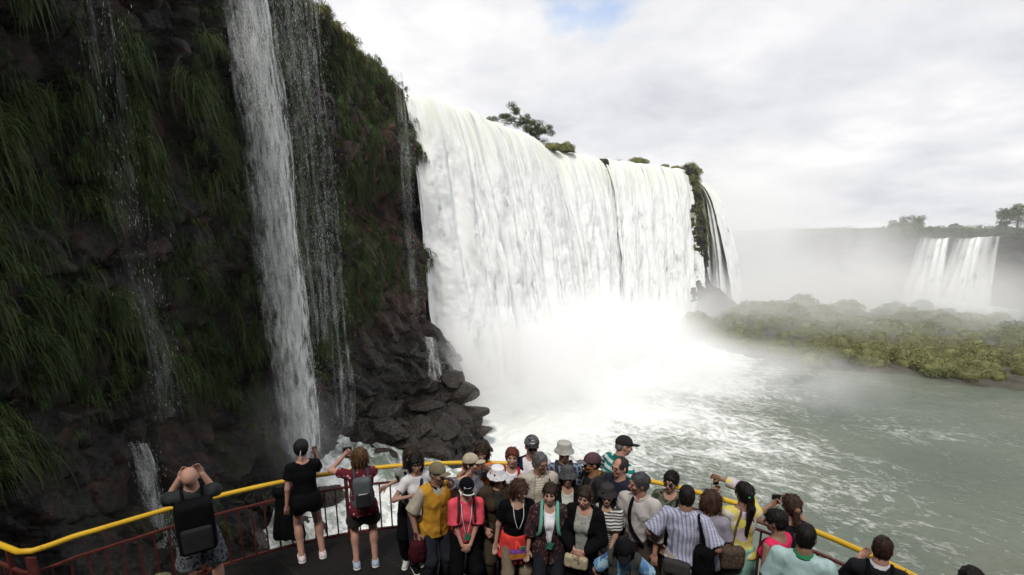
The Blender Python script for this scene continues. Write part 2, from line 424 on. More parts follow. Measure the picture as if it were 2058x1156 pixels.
# ---------------- hanging grass
def plant_cliff():
    rs = np.random.RandomState(5); n = 21000
    iu = rs.randint(90, nu - 45, n); iz = rs.randint(2, nz - 30, n)
    p = CV[iu, iz]; nn = CN[iu, iz]
    dens = fbm(p[:, 0] * 0.22, p[:, 1] * 0.22, p[:, 2] * 0.3, 3, 44) * 1.3 + 0.34
    dens += 0.10 * sstep(8, 16, p[:, 2]) - 0.75 * sstep(9.5, 6.5, p[:, 2]) - 0.45 * sstep(24, 34, p[:, 1]) * sstep(13, 9, p[:, 2])
    dens += 0.7 * np.exp(-((p[:, 1] - 24.5) / 2.6) ** 2) * sstep(6.5, 8.5, p[:, 2]) * sstep(18, 15, p[:, 2])     # the green curtain behind the side stream
    dens -= 0.8 * np.exp(-((p[:, 2] - 15.0) / 1.8) ** 2) * sstep(28, 33, p[:, 1])
    dens -= 0.9 * np.exp(-((p[:, 1] - 15.5) / 1.3) ** 2 - ((p[:, 2] - 20.5) / 2.0) ** 2)
    dens += 0.45 * sstep(12, 8, p[:, 1]) * sstep(4.5, 7, p[:, 2])
    keep = rs.rand(n) < np.clip(dens * 2.1 + .1, 0, 1) * (1 - 0.35 * (rs.rand(n)))
    f1, _f2, idc, *_ = cells(p[:, 0] * .75, p[:, 1] * .75, p[:, 2] * .62, 123)
    keep &= (f1 < .50) | (rs.rand(n) < .22)
    p = p + nn * (np.clip(.60 - f1, 0, 1) * 1.5)[:, None] + np.array([0, 0, 1.]) * (np.clip(.6 - f1, 0, 1) * .35)[:, None]
    p, nn, idc = p[keep], nn[keep], idc[keep]
    sz = 0.32 + 0.62 * rs.rand(len(p)) ** 1.4; sz *= np.where(p[:, 1] > 28, 0.8, 1.0)
    nb = 36
    i = np.repeat(np.arange(len(p)), nb); m = len(i)
    spread = rs.normal(size=(m, 3)) * 0.16 * sz[i][:, None]
    P = p[i] + spread - nn[i] * 0.05
    cd = rs.normal(size=(len(p), 3)) * .45
    D = nn[i] * 0.8 + rs.normal(size=(m, 3)) * 0.42 + cd[i] + np.array([0, 0, 0.45])
    V, F, ti = blades(P, D, sz[i] * (0.5 + 0.6 * rs.rand(m)), 0.017 + 0.010 * rs.rand(m), 0.75 + 0.8 * rs.rand(m), 4, 9)
    ct = np.repeat(np.repeat(rs.rand(len(p)), nb), 10)
    return new_mesh('hanging_grass', V, F, True, {'tint': 0.4 * ti + 0.25 * ct + .35 * np.repeat(np.repeat(idc, nb), 10)})
obj('grass', plant_cliff(), GRASS, kind='stuff', label='dark green grass tufts hanging down the shaded cliff', cat='grass')

def plant_more():
    rs = np.random.RandomState(6); n = 9000
    iu = rs.randint(330, nu - 30, n); iz = rs.randint(2, nz - 60, n); p = CV[iu, iz]; nn = CN[iu, iz]
    y, z = p[:, 1], p[:, 2]
    k = 1.0 * np.exp(-((y - 25.0) / 2.6) ** 2) * sstep(6, 8.5, z) * sstep(20, 16, z) + .85 * sstep(27, 29, y) * sstep(8, 10.5, z) * sstep(15, 13, z) * (.5 + .8 * vn(y * .5, z * .5, None, 3))
    k = k + .8 * sstep(27, 30, y) * sstep(16.5, 18, z) * (vn(y * .55, z * .45, None, 8) > .05) + .5 * np.exp(-((y - 22.0) / 1.2) ** 2) * sstep(12, 15, z)
    keep = rs.rand(n) < k; p, nn = p[keep], nn[keep]; nb = 34; i = np.repeat(np.arange(len(p)), nb); m = len(i); sz = .3 + .35 * rs.rand(len(p)); cd = rs.normal(size=(len(p), 3)) * .3
    P = p[i] + rs.normal(size=(m, 3)) * .15 * sz[i][:, None]; D = nn[i] * .9 + rs.normal(size=(m, 3)) * .4 + cd[i] + np.array([0, 0, .5])
    V, F, ti = blades(P, D, sz[i] * (.5 + .7 * rs.rand(m)), .022, .5 + .6 * rs.rand(m), 4, 19)
    return new_mesh('moss_and_grass', V, F, True, {'tint': .5 * ti + .5 * np.repeat(np.repeat(rs.rand(len(p)), nb), 10)})
obj('grass', plant_more(), GRASS2, kind='stuff', label='brighter green moss and grass on the cliff beside the side streams', cat='grass')
# ---------------- rim tufts seen against the sky
def tuft_mesh(seed, r=0.5, n=420, droop=0.7):
    rs = np.random.RandomState(seed)
    P = rs.normal(size=(n, 3)) * np.array([r * .35, r * .35, r * .12])
    D = rs.normal(size=(n, 3)) * np.array([.8, .8, .3]) + np.array([0, 0, .75])
    V, F, ti = blades(P, D, r * (0.8 + .6 * rs.rand(n)), 0.03, droop * (0.5 + rs.rand(n)), 4, seed)
    return new_mesh('grass_tuft', V, F, True, {'tint': ti})
tm = [tuft_mesh(70 + k) for k in range(3)]
for t in tm: t.materials.append(RIMG)
def near_rim(px, py):
    """point of the cliff brow seen at this pixel"""
    best = None
    d = ray(px, py)
    T = CV[:, 0:40].reshape(-1, 3) - np.array([0, 0, CAMZ]); k = (T @ d) / (d @ d)
    e = np.linalg.norm(T - k[:, None] * d, axis=1) / np.maximum(k, 1); j = np.argmin(e); return T[j] + np.array([0, 0, CAMZ])
for k, (px, py, s, lb) in enumerate([(655, 6, 1.1, 'straw tipped grass tuft on the cliff brow at the top edge of the view'), (700, 40, .95, 'small reddish grass tuft high on the cliff brow'),
        (722, 72, 1.5, 'tall grass tuft sticking up into the sky from the cliff brow'), (735, 95, 1.3, 'drooping grass tuft just below the tall one on the brow'),
        (755, 120, 1.1, 'green grass cushion on the cliff corner above the brown rock'), (742, 222, 2.0, 'big round green grass cushion on the brown rock face'),
        (700, 165, 1.2, 'small grass cushion left on the brown rock face'), (800, 215, 1.0, 'grass tuft beside the edge of the great waterfall')]):
    d = ray(px, py)
    Tn = CV[:, :160].reshape(-1, 3) - np.array([0, 0, CAMZ]); kk = (Tn @ d) / (d @ d); e = np.linalg.norm(Tn - kk[:, None] * d, axis=1) / np.maximum(kk, 1)
    ok = e < e.min() + 0.006; j = np.where(ok)[0][np.argmin(kk[ok])]
    q = Tn[j] + np.array([0, 0, CAMZ])
    o = obj('grass_tuft', tm[k % 3], None, label=lb, cat='grass tuft', group='grass tufts on the cliff brow', loc=q)
    o.scale = (s, s, s); o.rotation_euler = (R(15), R(-18), k)

# ============================================================ WATERFALLS
def curtain(path, ztop, zbot, nu, nv, vel, amp, seed, back=1.5, opf=None, outdir=None, fray=0.0, vvar=.22, spread=0.0):
    P = resample(path, nu); Nn = perp(P) if outdir is None else np.tile(np.array(outdir) / np.linalg.norm(outdir), (nu, 1))
    L = np.concatenate([[0], np.cumsum(np.linalg.norm(np.diff(P, axis=0), axis=1))])
    H = ztop - zbot; nb = max(3, nv // 24)
    s = np.concatenate([np.linspace(-back, 0, nb, endpoint=False), vel * np.sqrt(2 * np.linspace(0, 1, nv - nb) ** 1.25 * H / 9.8)])
    drop = np.where(s > 0, 4.9 * (np.maximum(s, 0) / vel) ** 2, 0)
    Sg, Dg = np.broadcast_to(s[None], (nu, nv)), np.broadcast_to(drop[None], (nu, nv)); Lg = np.broadcast_to(L[:, None], (nu, nv))
    vk = 1 + vvar * fbm(L * .33, L * 0 + 1.0, None, 3, seed + 60)[:, None] + .4 * vvar * fbm(L * 1.3, L * 0, None, 2, seed + 61)[:, None]
    Sg = np.where(Sg > 0, Sg * vk, Sg)
    a = sstep(0.0, 7.0, Dg); a2 = sstep(0, 14, Dg)
    warp = fbm(Lg * 0.5, Dg * 0.12, None, 2, seed + 8) * 0.7
    rid = fbm((Lg + warp) * 0.55, Dg * 0.035, None, 4, seed) + .6 * (.45 - np.abs(fbm((Lg + warp) * 0.42, Dg * 0.03 + 7, None, 3, seed + 70)) * 2.2) * a
    bil = fbm((Lg + warp) * 0.9, Dg * 0.28 - rid * 1.2, None, 4, seed + 3)
    fin = fbm(Lg * 4.0, Dg * 0.9, None, 3, seed + 5)
    f1, f2, idv, *_ = cells((Lg + warp) * 1.1, Dg * 0.5 - rid * 1.5, rid * 0 + seed * .37, seed + 40)
    off = amp * (rid * 1.3 * (0.25 + 0.75 * a) + a * bil * 0.5 + a2 * (0.55 - f1) * 0.35 + fin * 0.09 * (0.3 + a) + a * 0.10 * fbm(Lg * 6, Dg * 2.2, None, 3, seed + 6))
    X = P[:, :1] + Nn[:, :1] * (Sg + off); Y = P[:, 1:2] + Nn[:, 1:2] * (Sg + off)
    X = X + (P[-1] - P[0])[0] / L[-1] * (Lg / L[-1] - .5) * spread * Dg / H; Y = Y + (P[-1] - P[0])[1] / L[-1] * (Lg / L[-1] - .5) * spread * Dg / H
    Z = ztop - Dg + .30 * fbm(Lg * .35, Sg * 0 + 4.0, None, 3, seed + 13) * sstep(4, 0, Dg) + fbm(Lg * 1.4, Sg * 0 + 1.0, None, 3, seed + 12) * 0.22 * sstep(3, 0, Dg) + a * amp * 0.35 * fbm(Lg * 1.5, Dg * 0.8, None, 3, seed + 21)
    V = np.stack([X, Y, Z], 2).reshape(-1, 3)
    op = np.ones((nu, nv)) if opf is None else opf(Lg, Dg, L[-1])
    return new_mesh('fall', V, grid_faces(nu, nv), True, {'su': Lg.ravel(), 'sv': Dg.ravel(), 'sw': np.full(Lg.size, seed * 1.7), 'op': op.ravel()})
FALL1 = m_fall('great_fall_water', gap=0.35, green=0.5)
FALL2 = m_fall('fall_water', gap=0.37, green=0.5)
FALLF = m_fall('far_fall_water', gap=0.42)
split = int(np.argmin(np.abs(LIPS[:, 0] - at_z(1203, 320, RIM)[0])))
def gap_op(Lg, Dg, T):
    o = sstep(0, 0.8, Lg) * sstep(0, 0.5, T - Lg)
    return o
gf = obj('waterfall', curtain(LIPS[:split + 16], RIM, -0.3, 620, 340, 3.0, 0.62, 3), FALL1,
         label='great white curtain waterfall between the dark cliff and the small grassy notch', cat='waterfall')
obj('waterfall', curtain(LIPS[split + 1:], RIM, -0.3, 380, 300, 2.8, 0.55, 23), FALL2,
    label='white waterfall between the grassy notch and the mossy rock pillar', cat='waterfall')
# rock wall behind both
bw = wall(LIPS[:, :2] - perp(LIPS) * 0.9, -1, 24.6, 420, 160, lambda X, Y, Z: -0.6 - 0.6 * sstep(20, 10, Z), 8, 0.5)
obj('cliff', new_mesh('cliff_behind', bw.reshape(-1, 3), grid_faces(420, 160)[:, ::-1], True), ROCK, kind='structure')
# mossy rock pillar at the end of the lip, and the last fall past it
pe = LIPS[-1]
pp = np.array([at_z(1370, 338, RIM)[:2] + (0, .5), at_z(1388, 339, RIM)[:2] + (-.2, -1.6), at_z(1402, 341, RIM)[:2] + (0.0, -1.2), at_z(1408, 345, RIM)[:2] + (.2, 4), at_z(1408, 345, RIM)[:2] + (-.3, 9)])
pw = wall(catmull(pp, 8), -1, 25.6, 130, 180, lambda X, Y, Z: 0.2 * sstep(14, 20, Z) - 0.9 * sstep(24.6, 25.6, Z) + 1.8 * sstep(23, 11, Z) + 3.0 * sstep(9, 0, Z), 12, 0.45)
obj('rock_pillar', new_mesh('rock_pillar', pw.reshape(-1, 3), grid_faces(130, 180)[:, ::-1], True), ROCK,
    label='dark mossy rock pillar standing between two white waterfalls', cat='rock')
def veg_on(G, n, size, seed, cond, mat, name, lb, cat, nb=26, **kw):
    rs = np.random.RandomState(seed); a, b = G.shape[:2]
    dU = np.gradient(G, axis=0); dV = np.gradient(G, axis=1); NN = np.cross(dV, dU); NN /= np.linalg.norm(NN, axis=2)[:, :, None] + 1e-9
    iu = rs.randint(0, a, n); iv = rs.randint(0, b, n); p = G[iu, iv]; q = NN[iu, iv]; q = q * np.where((q * (np.array([0, 0, 13]) - p)).sum(1) < 0, -1, 1)[:, None]
    k = cond(p, rs); p, q = p[k], q[k]; i = np.repeat(np.arange(len(p)), nb); m = len(i)
    P = p[i] + rs.normal(size=(m, 3)) * size * .4; D = q[i] * .6 + rs.normal(size=(m, 3)) * .5 + np.array([0, 0, .4])
    V, F, ti = blades(P, D, size * (.5 + .8 * rs.rand(m)), size * .09, .7, 3, seed + 1)
    ct = np.repeat(np.repeat(rs.rand(len(p)), nb), 8)
    return obj(name, new_mesh(name, V, F, True, {'tint': .5 * ti + .5 * ct}), mat, label=lb, cat=cat, **kw)
veg_on(pw, 1500, 0.6, 31, lambda p, rs: (p[:, 2] > 7) & (rs.rand(len(p)) < .15 + sstep(7, 19, p[:, 2]) * .8), SHRUB, 'moss_cover', 'green moss and ferns clothing the rock pillar', 'moss', kind='stuff')
lf = catmull(np.array([at_y(1396, 368, 93)[:2], at_y(1410, 368, 99)[:2], at_y(1424, 374, 107)[:2]]), 8)
w3 = obj('waterfall', curtain(lf, 23.6, -0.3, 170, 220, 3.7, 0.5, 43, outdir=(1.0, -0.15), vvar=.3), FALL2,
    label='narrow arching waterfall just right of the mossy rock pillar', cat='waterfall')
for k, v_ in enumerate((.9, 1.7, 2.4, 3.1)):
    obj('inner_veil', curtain(lf, 23.3, -0.3, 120, 160, v_, 0.35, 47 + k, outdir=(1.0, -0.15), vvar=.4), FALL2, w3)

# plants on the lip
def mound(seed, n=1500, r=(1, 1, .75), leaf=.10):
    rs = np.random.RandomState(seed); P = ball_pts(n, rs, r, .62)
    P += 0.12 * np.stack([fbm(P[:, 0] * 2.5, P[:, 1] * 2.5, P[:, 2] * 2.5, 2, seed + j) for j in range(3)], 1) * 2
    P = P[P[:, 2] > -0.25]; return leaves(P, leaf, seed, .4)
def mound_core(seed, r=(1, 1, .75)):
    u = np.linspace(0, 2 * math.pi, 17)[:-1]; v = np.linspace(0.0, 1.75, 9)
    U, Vv = np.meshgrid(u, v, indexing='ij'); D = np.stack([np.sin(Vv) * np.cos(U), np.sin(Vv) * np.sin(U), np.cos(Vv)], 2)
    q = .80 + .16 * fbm(D[..., 0] * 2.2 + seed, D[..., 1] * 2.2, D[..., 2] * 2.2, 2, seed)
    V = (D * q[..., None] * np.array(r)).reshape(-1, 3); V = np.vstack([V, V[:9]])
    return V, grid_faces(17, 9)
def shrub_mesh(seed, n=1500, r=(1, 1, .75), leaf=.10, mat=None):
    V, F, t = mound(seed, n, r, leaf); V2, F2 = mound_core(seed, r)
    me = new_mesh('shrub', np.vstack([V, V2]), [F, F2 + len(V)], True, {'tint': np.concatenate([t, np.full(len(V2), .25)])})
    me.materials.append(mat or SHRUB); return me
SH = [shrub_mesh(100 + k, 4200, leaf=.055, r=((1, 1, .75), (1, .9, .95), (1.1, 1, .6), (1, 1, .85))[k]) for k in range(4)]
for (px, py, z, s, lb) in [(1110, 292, 25.1, 1.1, 'brown rounded bush on the waterfall lip beside the tree'), (1138, 296, 25.2, 1.25, 'green rounded bush at the right end of the brown ones on the lip'),
        (1189, 322, 25.0, .55, 'small green tuft in the notch of the waterfall lip'), (1335, 331, 25.2, .8, 'low bush on the lip left of the rock pillar'),
        (1358, 334, 25.1, .8, 'low reddish bush on the lip next to the rock pillar'), (1386, 338, 25.4, 1.4, 'green bush crowning the rock pillar'),
        (1400, 341, 25.2, 1.0, 'smaller bush at the outer edge of the rock pillar top')]:
    q = at_z(px, py + 6, z - .1); o = obj('bush', SH[rnd.randrange(4)], None, label=lb, cat='bush', group='bushes along the waterfall lip', loc=q); o.scale = (s * 1.15, s, s); o.rotation_euler.z = rnd.random() * 6
# distant bank strip behind the second fall
for (px, py, s) in [(1245, 324, .6), (1280, 322, .9), (1292, 323, .7), (1225, 322, .5)]:
    q = at_y(px, py + 4, 100); o = obj('bush', SH[1], None, label='low dark bush on the far bank behind the second waterfall', cat='bush', group='dark bushes on the far upper bank', loc=q); o.scale = (s * 1.8, s, s)
# grassy rock wedge in the notch between the two falls
wq = at_z(1203, 322, RIM); th = -perp(LIPS)[split]
wz = np.linspace(25.0, 18.0, 26); ang = np.linspace(-1.4, 1.4, 15)
wp = []
for k, z in enumerate(wz):
    o_ = 1.5 + .42 * math.sqrt(max(0, 25 - z)); ww = 0.75 - .5 * k / 26
    for a in ang:
        wp.append([wq[0] - th[0] * o_ * math.cos(a) + th[1] * ww * math.sin(a) * 1.6 + .1 * rnd.random(), wq[1] - th[1] * o_ * math.cos(a) - th[0] * ww * math.sin(a) * 1.6, z])
WG = np.array(wp).reshape(26, 15, 3)
obj('rock_wedge', new_mesh('rock_wedge', WG.reshape(-1, 3), grid_faces(26, 15), True), ROCK, label='dark grassy rock wedge splitting the waterfall at the notch', cat='rock')
veg_on(WG, 60, .35, 5, lambda p, rs: p[:, 2] > 20, SHRUB, 'notch_grass', 'green grass on the rock wedge in the waterfall notch', 'grass', kind='stuff')

# ---------------- the tree on the lip
def lip_tree():
    base = at_z(1090, 300, RIM) + np.array([0, .2, -.4])
    root = obj('tree', None, label='small leafy tree leaning left over the waterfall lip', cat='tree', loc=base)
    Vs, Fs, Ts, n0 = [], [], [], 0; tips = []
    rs = np.random.RandomState(4)
    def limb(p0, p1, r0, r1, bow=.15):
        nonlocal n0
        m = (np.array(p0) + p1) / 2 + rs.normal(size=3) * bow
        C = np.array([p0, p0 * .5 + m * .5 + rs.normal(size=3) * .05, m, m * .5 + np.array(p1) * .5, p1])
        V, F, T = tube(C, np.linspace(r0, r1, 5), 7); Vs.append(V); Fs.append(F + n0); Ts.append(T + n0); n0 += len(V)
    sc = 1000 / base[1]
    def P(px, py, dy=0): return at_y(px, py, base[1] + dy) - base
    o = np.zeros(3)
    main = [(P(1062, 262, -.3), .10), (P(1050, 235, .3), .07), (P(1075, 268, .8), .07)]
    for q, r in main: limb(o, q, .15, r)
    ends = [(995, 240), (1012, 236), (1028, 212), (1034, 222), (1047, 240), (1060, 235), (1072, 246), (1085, 250), (1098, 262), (1108, 268), (1093, 285), (1075, 272), (1040, 252), (1058, 256), (1020, 245), (1104, 256), (1066, 262), (1084, 268), (984, 241)]
    for (x, y) in ends:
        s = main[0][0] if x > 1045 else main[1][0]
        q = P(x, y, rs.normal() * .9); limb(s * .8, q, .045, .015, .2); tips.append((q, .40 + .2 * rs.rand()))
        tips.append((q * .65 + s * .35 + rs.normal(size=3) * .15, .38))
    wood = new_mesh('trunk', np.vstack(Vs), [np.vstack(Fs), np.vstack(Ts)], True)
    obj('trunk', wood, m_plain('bark', (0.06, 0.045, 0.035)), root)
    pts = np.vstack([q + ball_pts(230, rs, (r * 1.35, r * 1.2, r * .95), .1) for q, r in tips])
    V, F, t = leaves(pts, .10, 8, .3)
    obj('crown', new_mesh('crown', V, F, True, {'tint': t}), TREEL, root)
lip_tree()

# ---------------- thin streams down the near cliff
def stream(x, y, ztop, zbot, w0, w1, nl, seed, opk, lb, drops, mat, vel=.4, dirn=(1, 0), wob=.5, group=None):
    root = obj('waterfall', None, label=lb, cat='waterfall', loc=(x, y, zbot))
    rs = np.random.RandomState(seed); d = np.array(dirn, float); d /= np.linalg.norm(d); sd = np.array([-d[1], d[0]])
    VV, FF, A = [], [], {'su': [], 'sv': [], 'sw': [], 'op': []}; n0 = 0
    for k in range(nl):
        nu_, nv_ = 26, 90
        u = np.linspace(-1, 1, nu_)[:, None]; v = np.linspace(0, 1, nv_)[None]; z = ztop + (zbot - ztop) * v
        w = w0 + (w1 - w0) * v ** .8; dep = vel * np.sqrt(2 * (ztop - z) / 9.8) + (k - nl / 2) * .22
        wobl = wob * fbm(z * .15 + k * 3, u * 0 + seed, None, 3, seed) * v + .12 * fbm(u * 3, z * .3, u * 0 + k, 2, seed + 1)
        a = u * w; b = dep + .18 * fbm(u * 4 + k, z * .5, None, 2, seed + 2) + w * .35 * np.cos(u * 1.5)
        X = d[0] * b + sd[0] * (a + wobl); Y = d[1] * b + sd[1] * (a + wobl)
        V = np.stack(np.broadcast_arrays(X, Y, z - zbot), 2).reshape(-1, 3)
        VV.append(V); FF.append(grid_faces(nu_, nv_) + n0); n0 += len(V)
        op = np.clip((1 - u ** 2), 0, 1) ** .9 * opk * (0.75 + .25 * v)
        A['op'].append(np.broadcast_to(op, (nu_, nv_)).ravel()); A['su'].append(np.broadcast_to(a, (nu_, nv_)).ravel() + k * 13)
        A['sv'].append(np.broadcast_to(ztop - z, (nu_, nv_)).ravel()); A['sw'].append(np.full(nu_ * nv_, k * 5.3))
    obj('water_veil', new_mesh('water_veil', np.vstack(VV), np.vstack(FF), True, {k: np.concatenate(v) for k, v in A.items()}), mat, root)
    # falling drops: small spindles stretched by their speed
    n = drops; v = rs.rand(n); z = ztop + (zbot - ztop) * v; w = w0 + (w1 - w0) * v ** .8
    # drops gather in strands
    st = rs.randint(0, 14, n); su = rs.normal(size=14) * .5; a = (su[st] + rs.normal(size=n) * .28) * w
    a += wob * fbm(z * .15, z * 0 + seed, None, 3, seed) * v
    b = vel * np.sqrt(2 * (ztop - z) / 9.8) + rs.normal(size=n) * .3 + .1
    keep = fbm(a * 3, z * .9, None, 3, seed + 5) > -.25 + .4 * rs.rand(n); a, b, z, v = a[keep], b[keep], z[keep], v[keep]; n = len(a)
    C = np.stack([d[0] * b + sd[0] * a, d[1] * b + sd[1] * a, z - zbot], 1)
    r = (.003 + .0055 * rs.rand(n) ** 2.5)[:, None]; h = r * (3.0 + 8 * rs.rand(n)[:, None])
    e = np.array([[1, 0, 0], [-.5, .87, 0], [-.5, -.87, 0]])
    V = np.stack([C + np.hstack([0 * r, 0 * r, h]), C + e[0] * r, C + e[1] * r, C + e[2] * r, C - np.hstack([0 * r, 0 * r, h])], 1).reshape(-1, 3)
    i = (np.arange(n) * 5)[:, None, None] + np.array([[0, 1, 2], [0, 2, 3], [0, 3, 1], [4, 2, 1], [4, 3, 2], [4, 1, 3]])[None]
    obj('water_drops', new_mesh('water_drops', V, i.reshape(-1, 3), True), DROP, root, kind='stuff')
DROP = m_drop()
SPR = m_spray('stream_spray', lo=.40, hi=.66, mx=.85)
SPR2 = m_spray('thin_spray', lo=.44, hi=.70, mx=.5)
def _(): pass
def px_at(px, py, y): q = at_y(px, py, y); return q[0], q[1]
x, y = px_at(545, 500, 20.0)
stream(x, y - .3, 25.5, 4.3, .78, .80, 6, 61, 1.0, 'tall main side stream breaking into drops down the near cliff', 60000, SPR, .3)
x, y = px_at(652, 500, 23.0); stream(x, y, 25.5, 4.2, .16, .38, 4, 62, .42, 'thin stream of drops right of the main side stream', 5000, SPR2, .2)
x, y = px_at(595, 300, 22.0); stream(x, y, 25.5, 8.5, .42, .35, 4, 66, .42, 'ragged veil of drops touching the right side of the main side stream', 5000, SPR2, .2)
x, y = px_at(240, 400, 13.6); stream(x, y, 25.0, 8.0, .22, .42, 3, 63, .17, 'faint sprinkling stream over the grass at the far left', 1000, SPR2, .2)
x, y = px_at(812, 420, 38.0); stream(x, y, 24.6, 5.0, .25, .7, 3, 64, .55, 'thin water threads falling along the cliff corner beside the great waterfall', 9000, SPR2, .2)
x, y = px_at(296, 990, 13.2); stream(x, y, 7.4, 4.4, .12, .26, 3, 65, .7, 'little cascade down the wet rocks behind the bald man', 3500, SPR, .7, (1, -.4))

x, y = px_at(862, 715, 33.4); stream(x, y, 6.6, 3.6, .18, .5, 3, 67, .9, 'small white trickle over the outcrop beside the great waterfall', 3000, SPR, .8, (.8, -.6))
# ============================================================ ROCKS AT THE FOOT
def bed_h(X, Y):
    cl = np.interp(Y, LR[:, 1], LR[:, 0])
    d = X - cl                                     # distance out from the cliff
    reach = np.interp(Y, [0, 10, 16, 22, 27, 31, 36, 42], [7.5, 7, 6.2, 6.0, 8.0, 8.2, 6.0, 3.0])
    top = np.interp(Y, [0, 12, 20, 26, 34, 42], [6.0, 4.6, 4.2, 4.6, 6.5, 7.0])
    q = np.clip(1 - d / reach, -.6, 1.2)
    return top * np.sign(q) * np.abs(q) ** .8
gx, gy = np.meshgrid(np.linspace(-13, 3, 240), np.linspace(1, 43, 560), indexing='ij')
hb = bed_h(gx, gy)
f1, f2, idv, tx, ty, tz = cells(gx * .8, gy * .8, hb * .3, 77)
g1, g2, idw, ux, uy, uz = cells(gx * 2.1, gy * 2.1, hb * .8, 79)
hz = hb + (idv - .5) * 1.3 + (tx * (idv - .4) + ty * (idv * 7 % 1 - .5)) * .8 - .4 * np.exp(-((f2 - f1) / .06) ** 2) + (idw - .5) * .35 - .15 * np.exp(-((g2 - g1) / .07) ** 2)
obj('rocks', new_mesh('rocks', np.stack([gx, gy, hz], 2).reshape(-1, 3), grid_faces(240, 560), True), BOULD, kind='structure')
def boulder(seed, cuts=13):
    """a block of stone: a rounded box sliced by random planes"""
    rs = np.random.RandomState(seed); import bmesh
    bm = bmesh.new(); bmesh.ops.create_icosphere(bm, subdivisions=4, radius=1.0)
    V = np.array([v.co[:] for v in bm.verts]); sc = np.array([1.0, .75 + .3 * rs.rand(), .38 + .3 * rs.rand()])
    V = np.sign(V) * np.abs(V) ** .7; V /= np.abs(V).max(1).mean() * 1.05
    for _ in range(cuts):
        n = rs.normal(size=3); n /= np.linalg.norm(n); h = .62 + .25 * rs.rand(); k = V @ n; V -= np.maximum(k - h, 0)[:, None] * n * .95
    V = V * sc; V += .035 * np.stack([fbm(V[:, 0] * 4, V[:, 1] * 4, V[:, 2] * 4, 3, seed + j) for j in range(3)], 1)
    for v, c in zip(bm.verts, V): v.co = c
    me = bpy.data.meshes.new('boulder'); bm.to_mesh(me); bm.free(); me.polygons.foreach_set('use_smooth', np.full(len(me.polygons), False)); me.materials.append(BOULD); return me
BM = [boulder(200 + k) for k in range(6)]
def put_boulder(p, s, lb, grp, tilt=.35):
    o = obj('boulder', BM[rnd.randrange(6)], None, label=lb, cat='boulder', group=grp, loc=p)
    o.scale = (s, s * (.8 + .4 * rnd.random()), s * (.7 + .5 * rnd.random())); o.rotation_euler = (rnd.uniform(-tilt, tilt), rnd.uniform(-tilt, tilt), rnd.random() * 6.3)
for k in range(95):      # the outcrop at the foot of the great fall
    px = rnd.uniform(650, 968); t = (px - 650) / 318
    y = rnd.uniform(24, 37); cl = np.interp(y, LR[:, 1], LR[:, 0]); dd = rnd.uniform(.5, float(np.interp(y, [22, 27, 31, 36], [5.5, 7.4, 7.6, 5.2])))
    X = cl + dd; z = float(bed_h(np.array(X), np.array(y)))
    put_boulder((X, y, z + rnd.uniform(-.1, .45)), (.32 + 1.25 * rnd.random() ** 1.8), 'dark wet boulder in the outcrop below the great waterfall', 'boulders of the outcrop below the great waterfall')
for k in range(60):      # under the near cliff
    y = rnd.uniform(9, 23); cl = np.interp(y, LR[:, 1], LR[:, 0]); X = cl + rnd.uniform(1.0, 5.0); z = float(bed_h(np.array(X), np.array(y)))
    put_boulder((X, y, z + rnd.uniform(-.1, .5)), (.25 + 1.1 * rnd.random() ** 1.8), 'dark wet block at the foot of the near cliff', 'blocks at the foot of the near cliff')
for k, (px, py, y, s) in enumerate([(905, 760, 33.5, 1.25), (930, 790, 33, 1.2), (950, 828, 32, 1.0), (955, 870, 31, 1.1), (880, 790, 33, 1.5), (925, 850, 31.5, 1.6), (860, 735, 34, 1.3), (790, 660, 35, 1.8), (760, 620, 35.5, 1.5), (820, 700, 35, 1.5), (830, 780, 32, 1.7), (960, 900, 30, 1.1)]):
    put_boulder(at_y(px, py, y), s, 'large dark boulder at the stepped outer edge of the outcrop', 'large boulders stepping down to the white water', .25)

# ============================================================ RIVER
fall_line = np.vstack([LIPS + perp(LIPS) * 6.2])
def dist_line(X, Y, Lp):
    d = np.full(X.shape, 1e9)
    for k in range(0, len(Lp), 6): d = np.minimum(d, (X - Lp[k, 0]) ** 2 + (Y - Lp[k, 1]) ** 2)
    return np.sqrt(d)
def river_grid(x0, x1, y0, y1, nx, ny):
    X, Y = np.meshgrid(np.linspace(x0, x1, nx), np.linspace(y0, y1, ny), indexing='ij')
    d = dist_line(X, Y, fall_line)
    # flow leaves the falls towards the right front
    a = 1 - sstep(4, 34, d)
    along = X * .62 - (Y - 45) * .78 ; across = X * .78 + (Y - 45) * .62
    tongue = np.exp(-((across - 3 + .05 * along) / 11.0) ** 2) * (1 - sstep(12, 46, along)) * .72
    left = sstep(6, -4, X) * sstep(42, 20, Y) * .0
    f = np.clip(np.maximum(a, tongue) + .18 * fbm(X * .07, Y * .07, None, 3, 91), 0, 1)
    f = np.maximum(f, .375 + .17 * fbm(X * .12, Y * .12, None, 2, 95))
    f = np.maximum(f, .62 * sstep(4.5, -1.0, X) * sstep(26, 20, Y))
    f = f * (1 - .55 * sstep(26, 44, X) * sstep(70, 50, Y) )
    am = .10 + .35 * f
    Z = am * (fbm(X * .35, Y * .5, None, 4, 51) + .35 * fbm(X * 1.6, Y * 2.0, None, 3, 57))
    return X, Y, Z, f
X, Y, Z, f = river_grid(-14, 78, 2, 118, 640, 760)
obj('water', new_mesh('water', np.stack([X, Y, Z], 2).reshape(-1, 3), grid_faces(640, 760), True, {'foam': f.ravel(), 'slick': f.ravel() * 0}), WATER, kind='structure')
X, Y = np.meshgrid(np.linspace(-400, 600, 60), np.linspace(-300, 700, 60), indexing='ij')
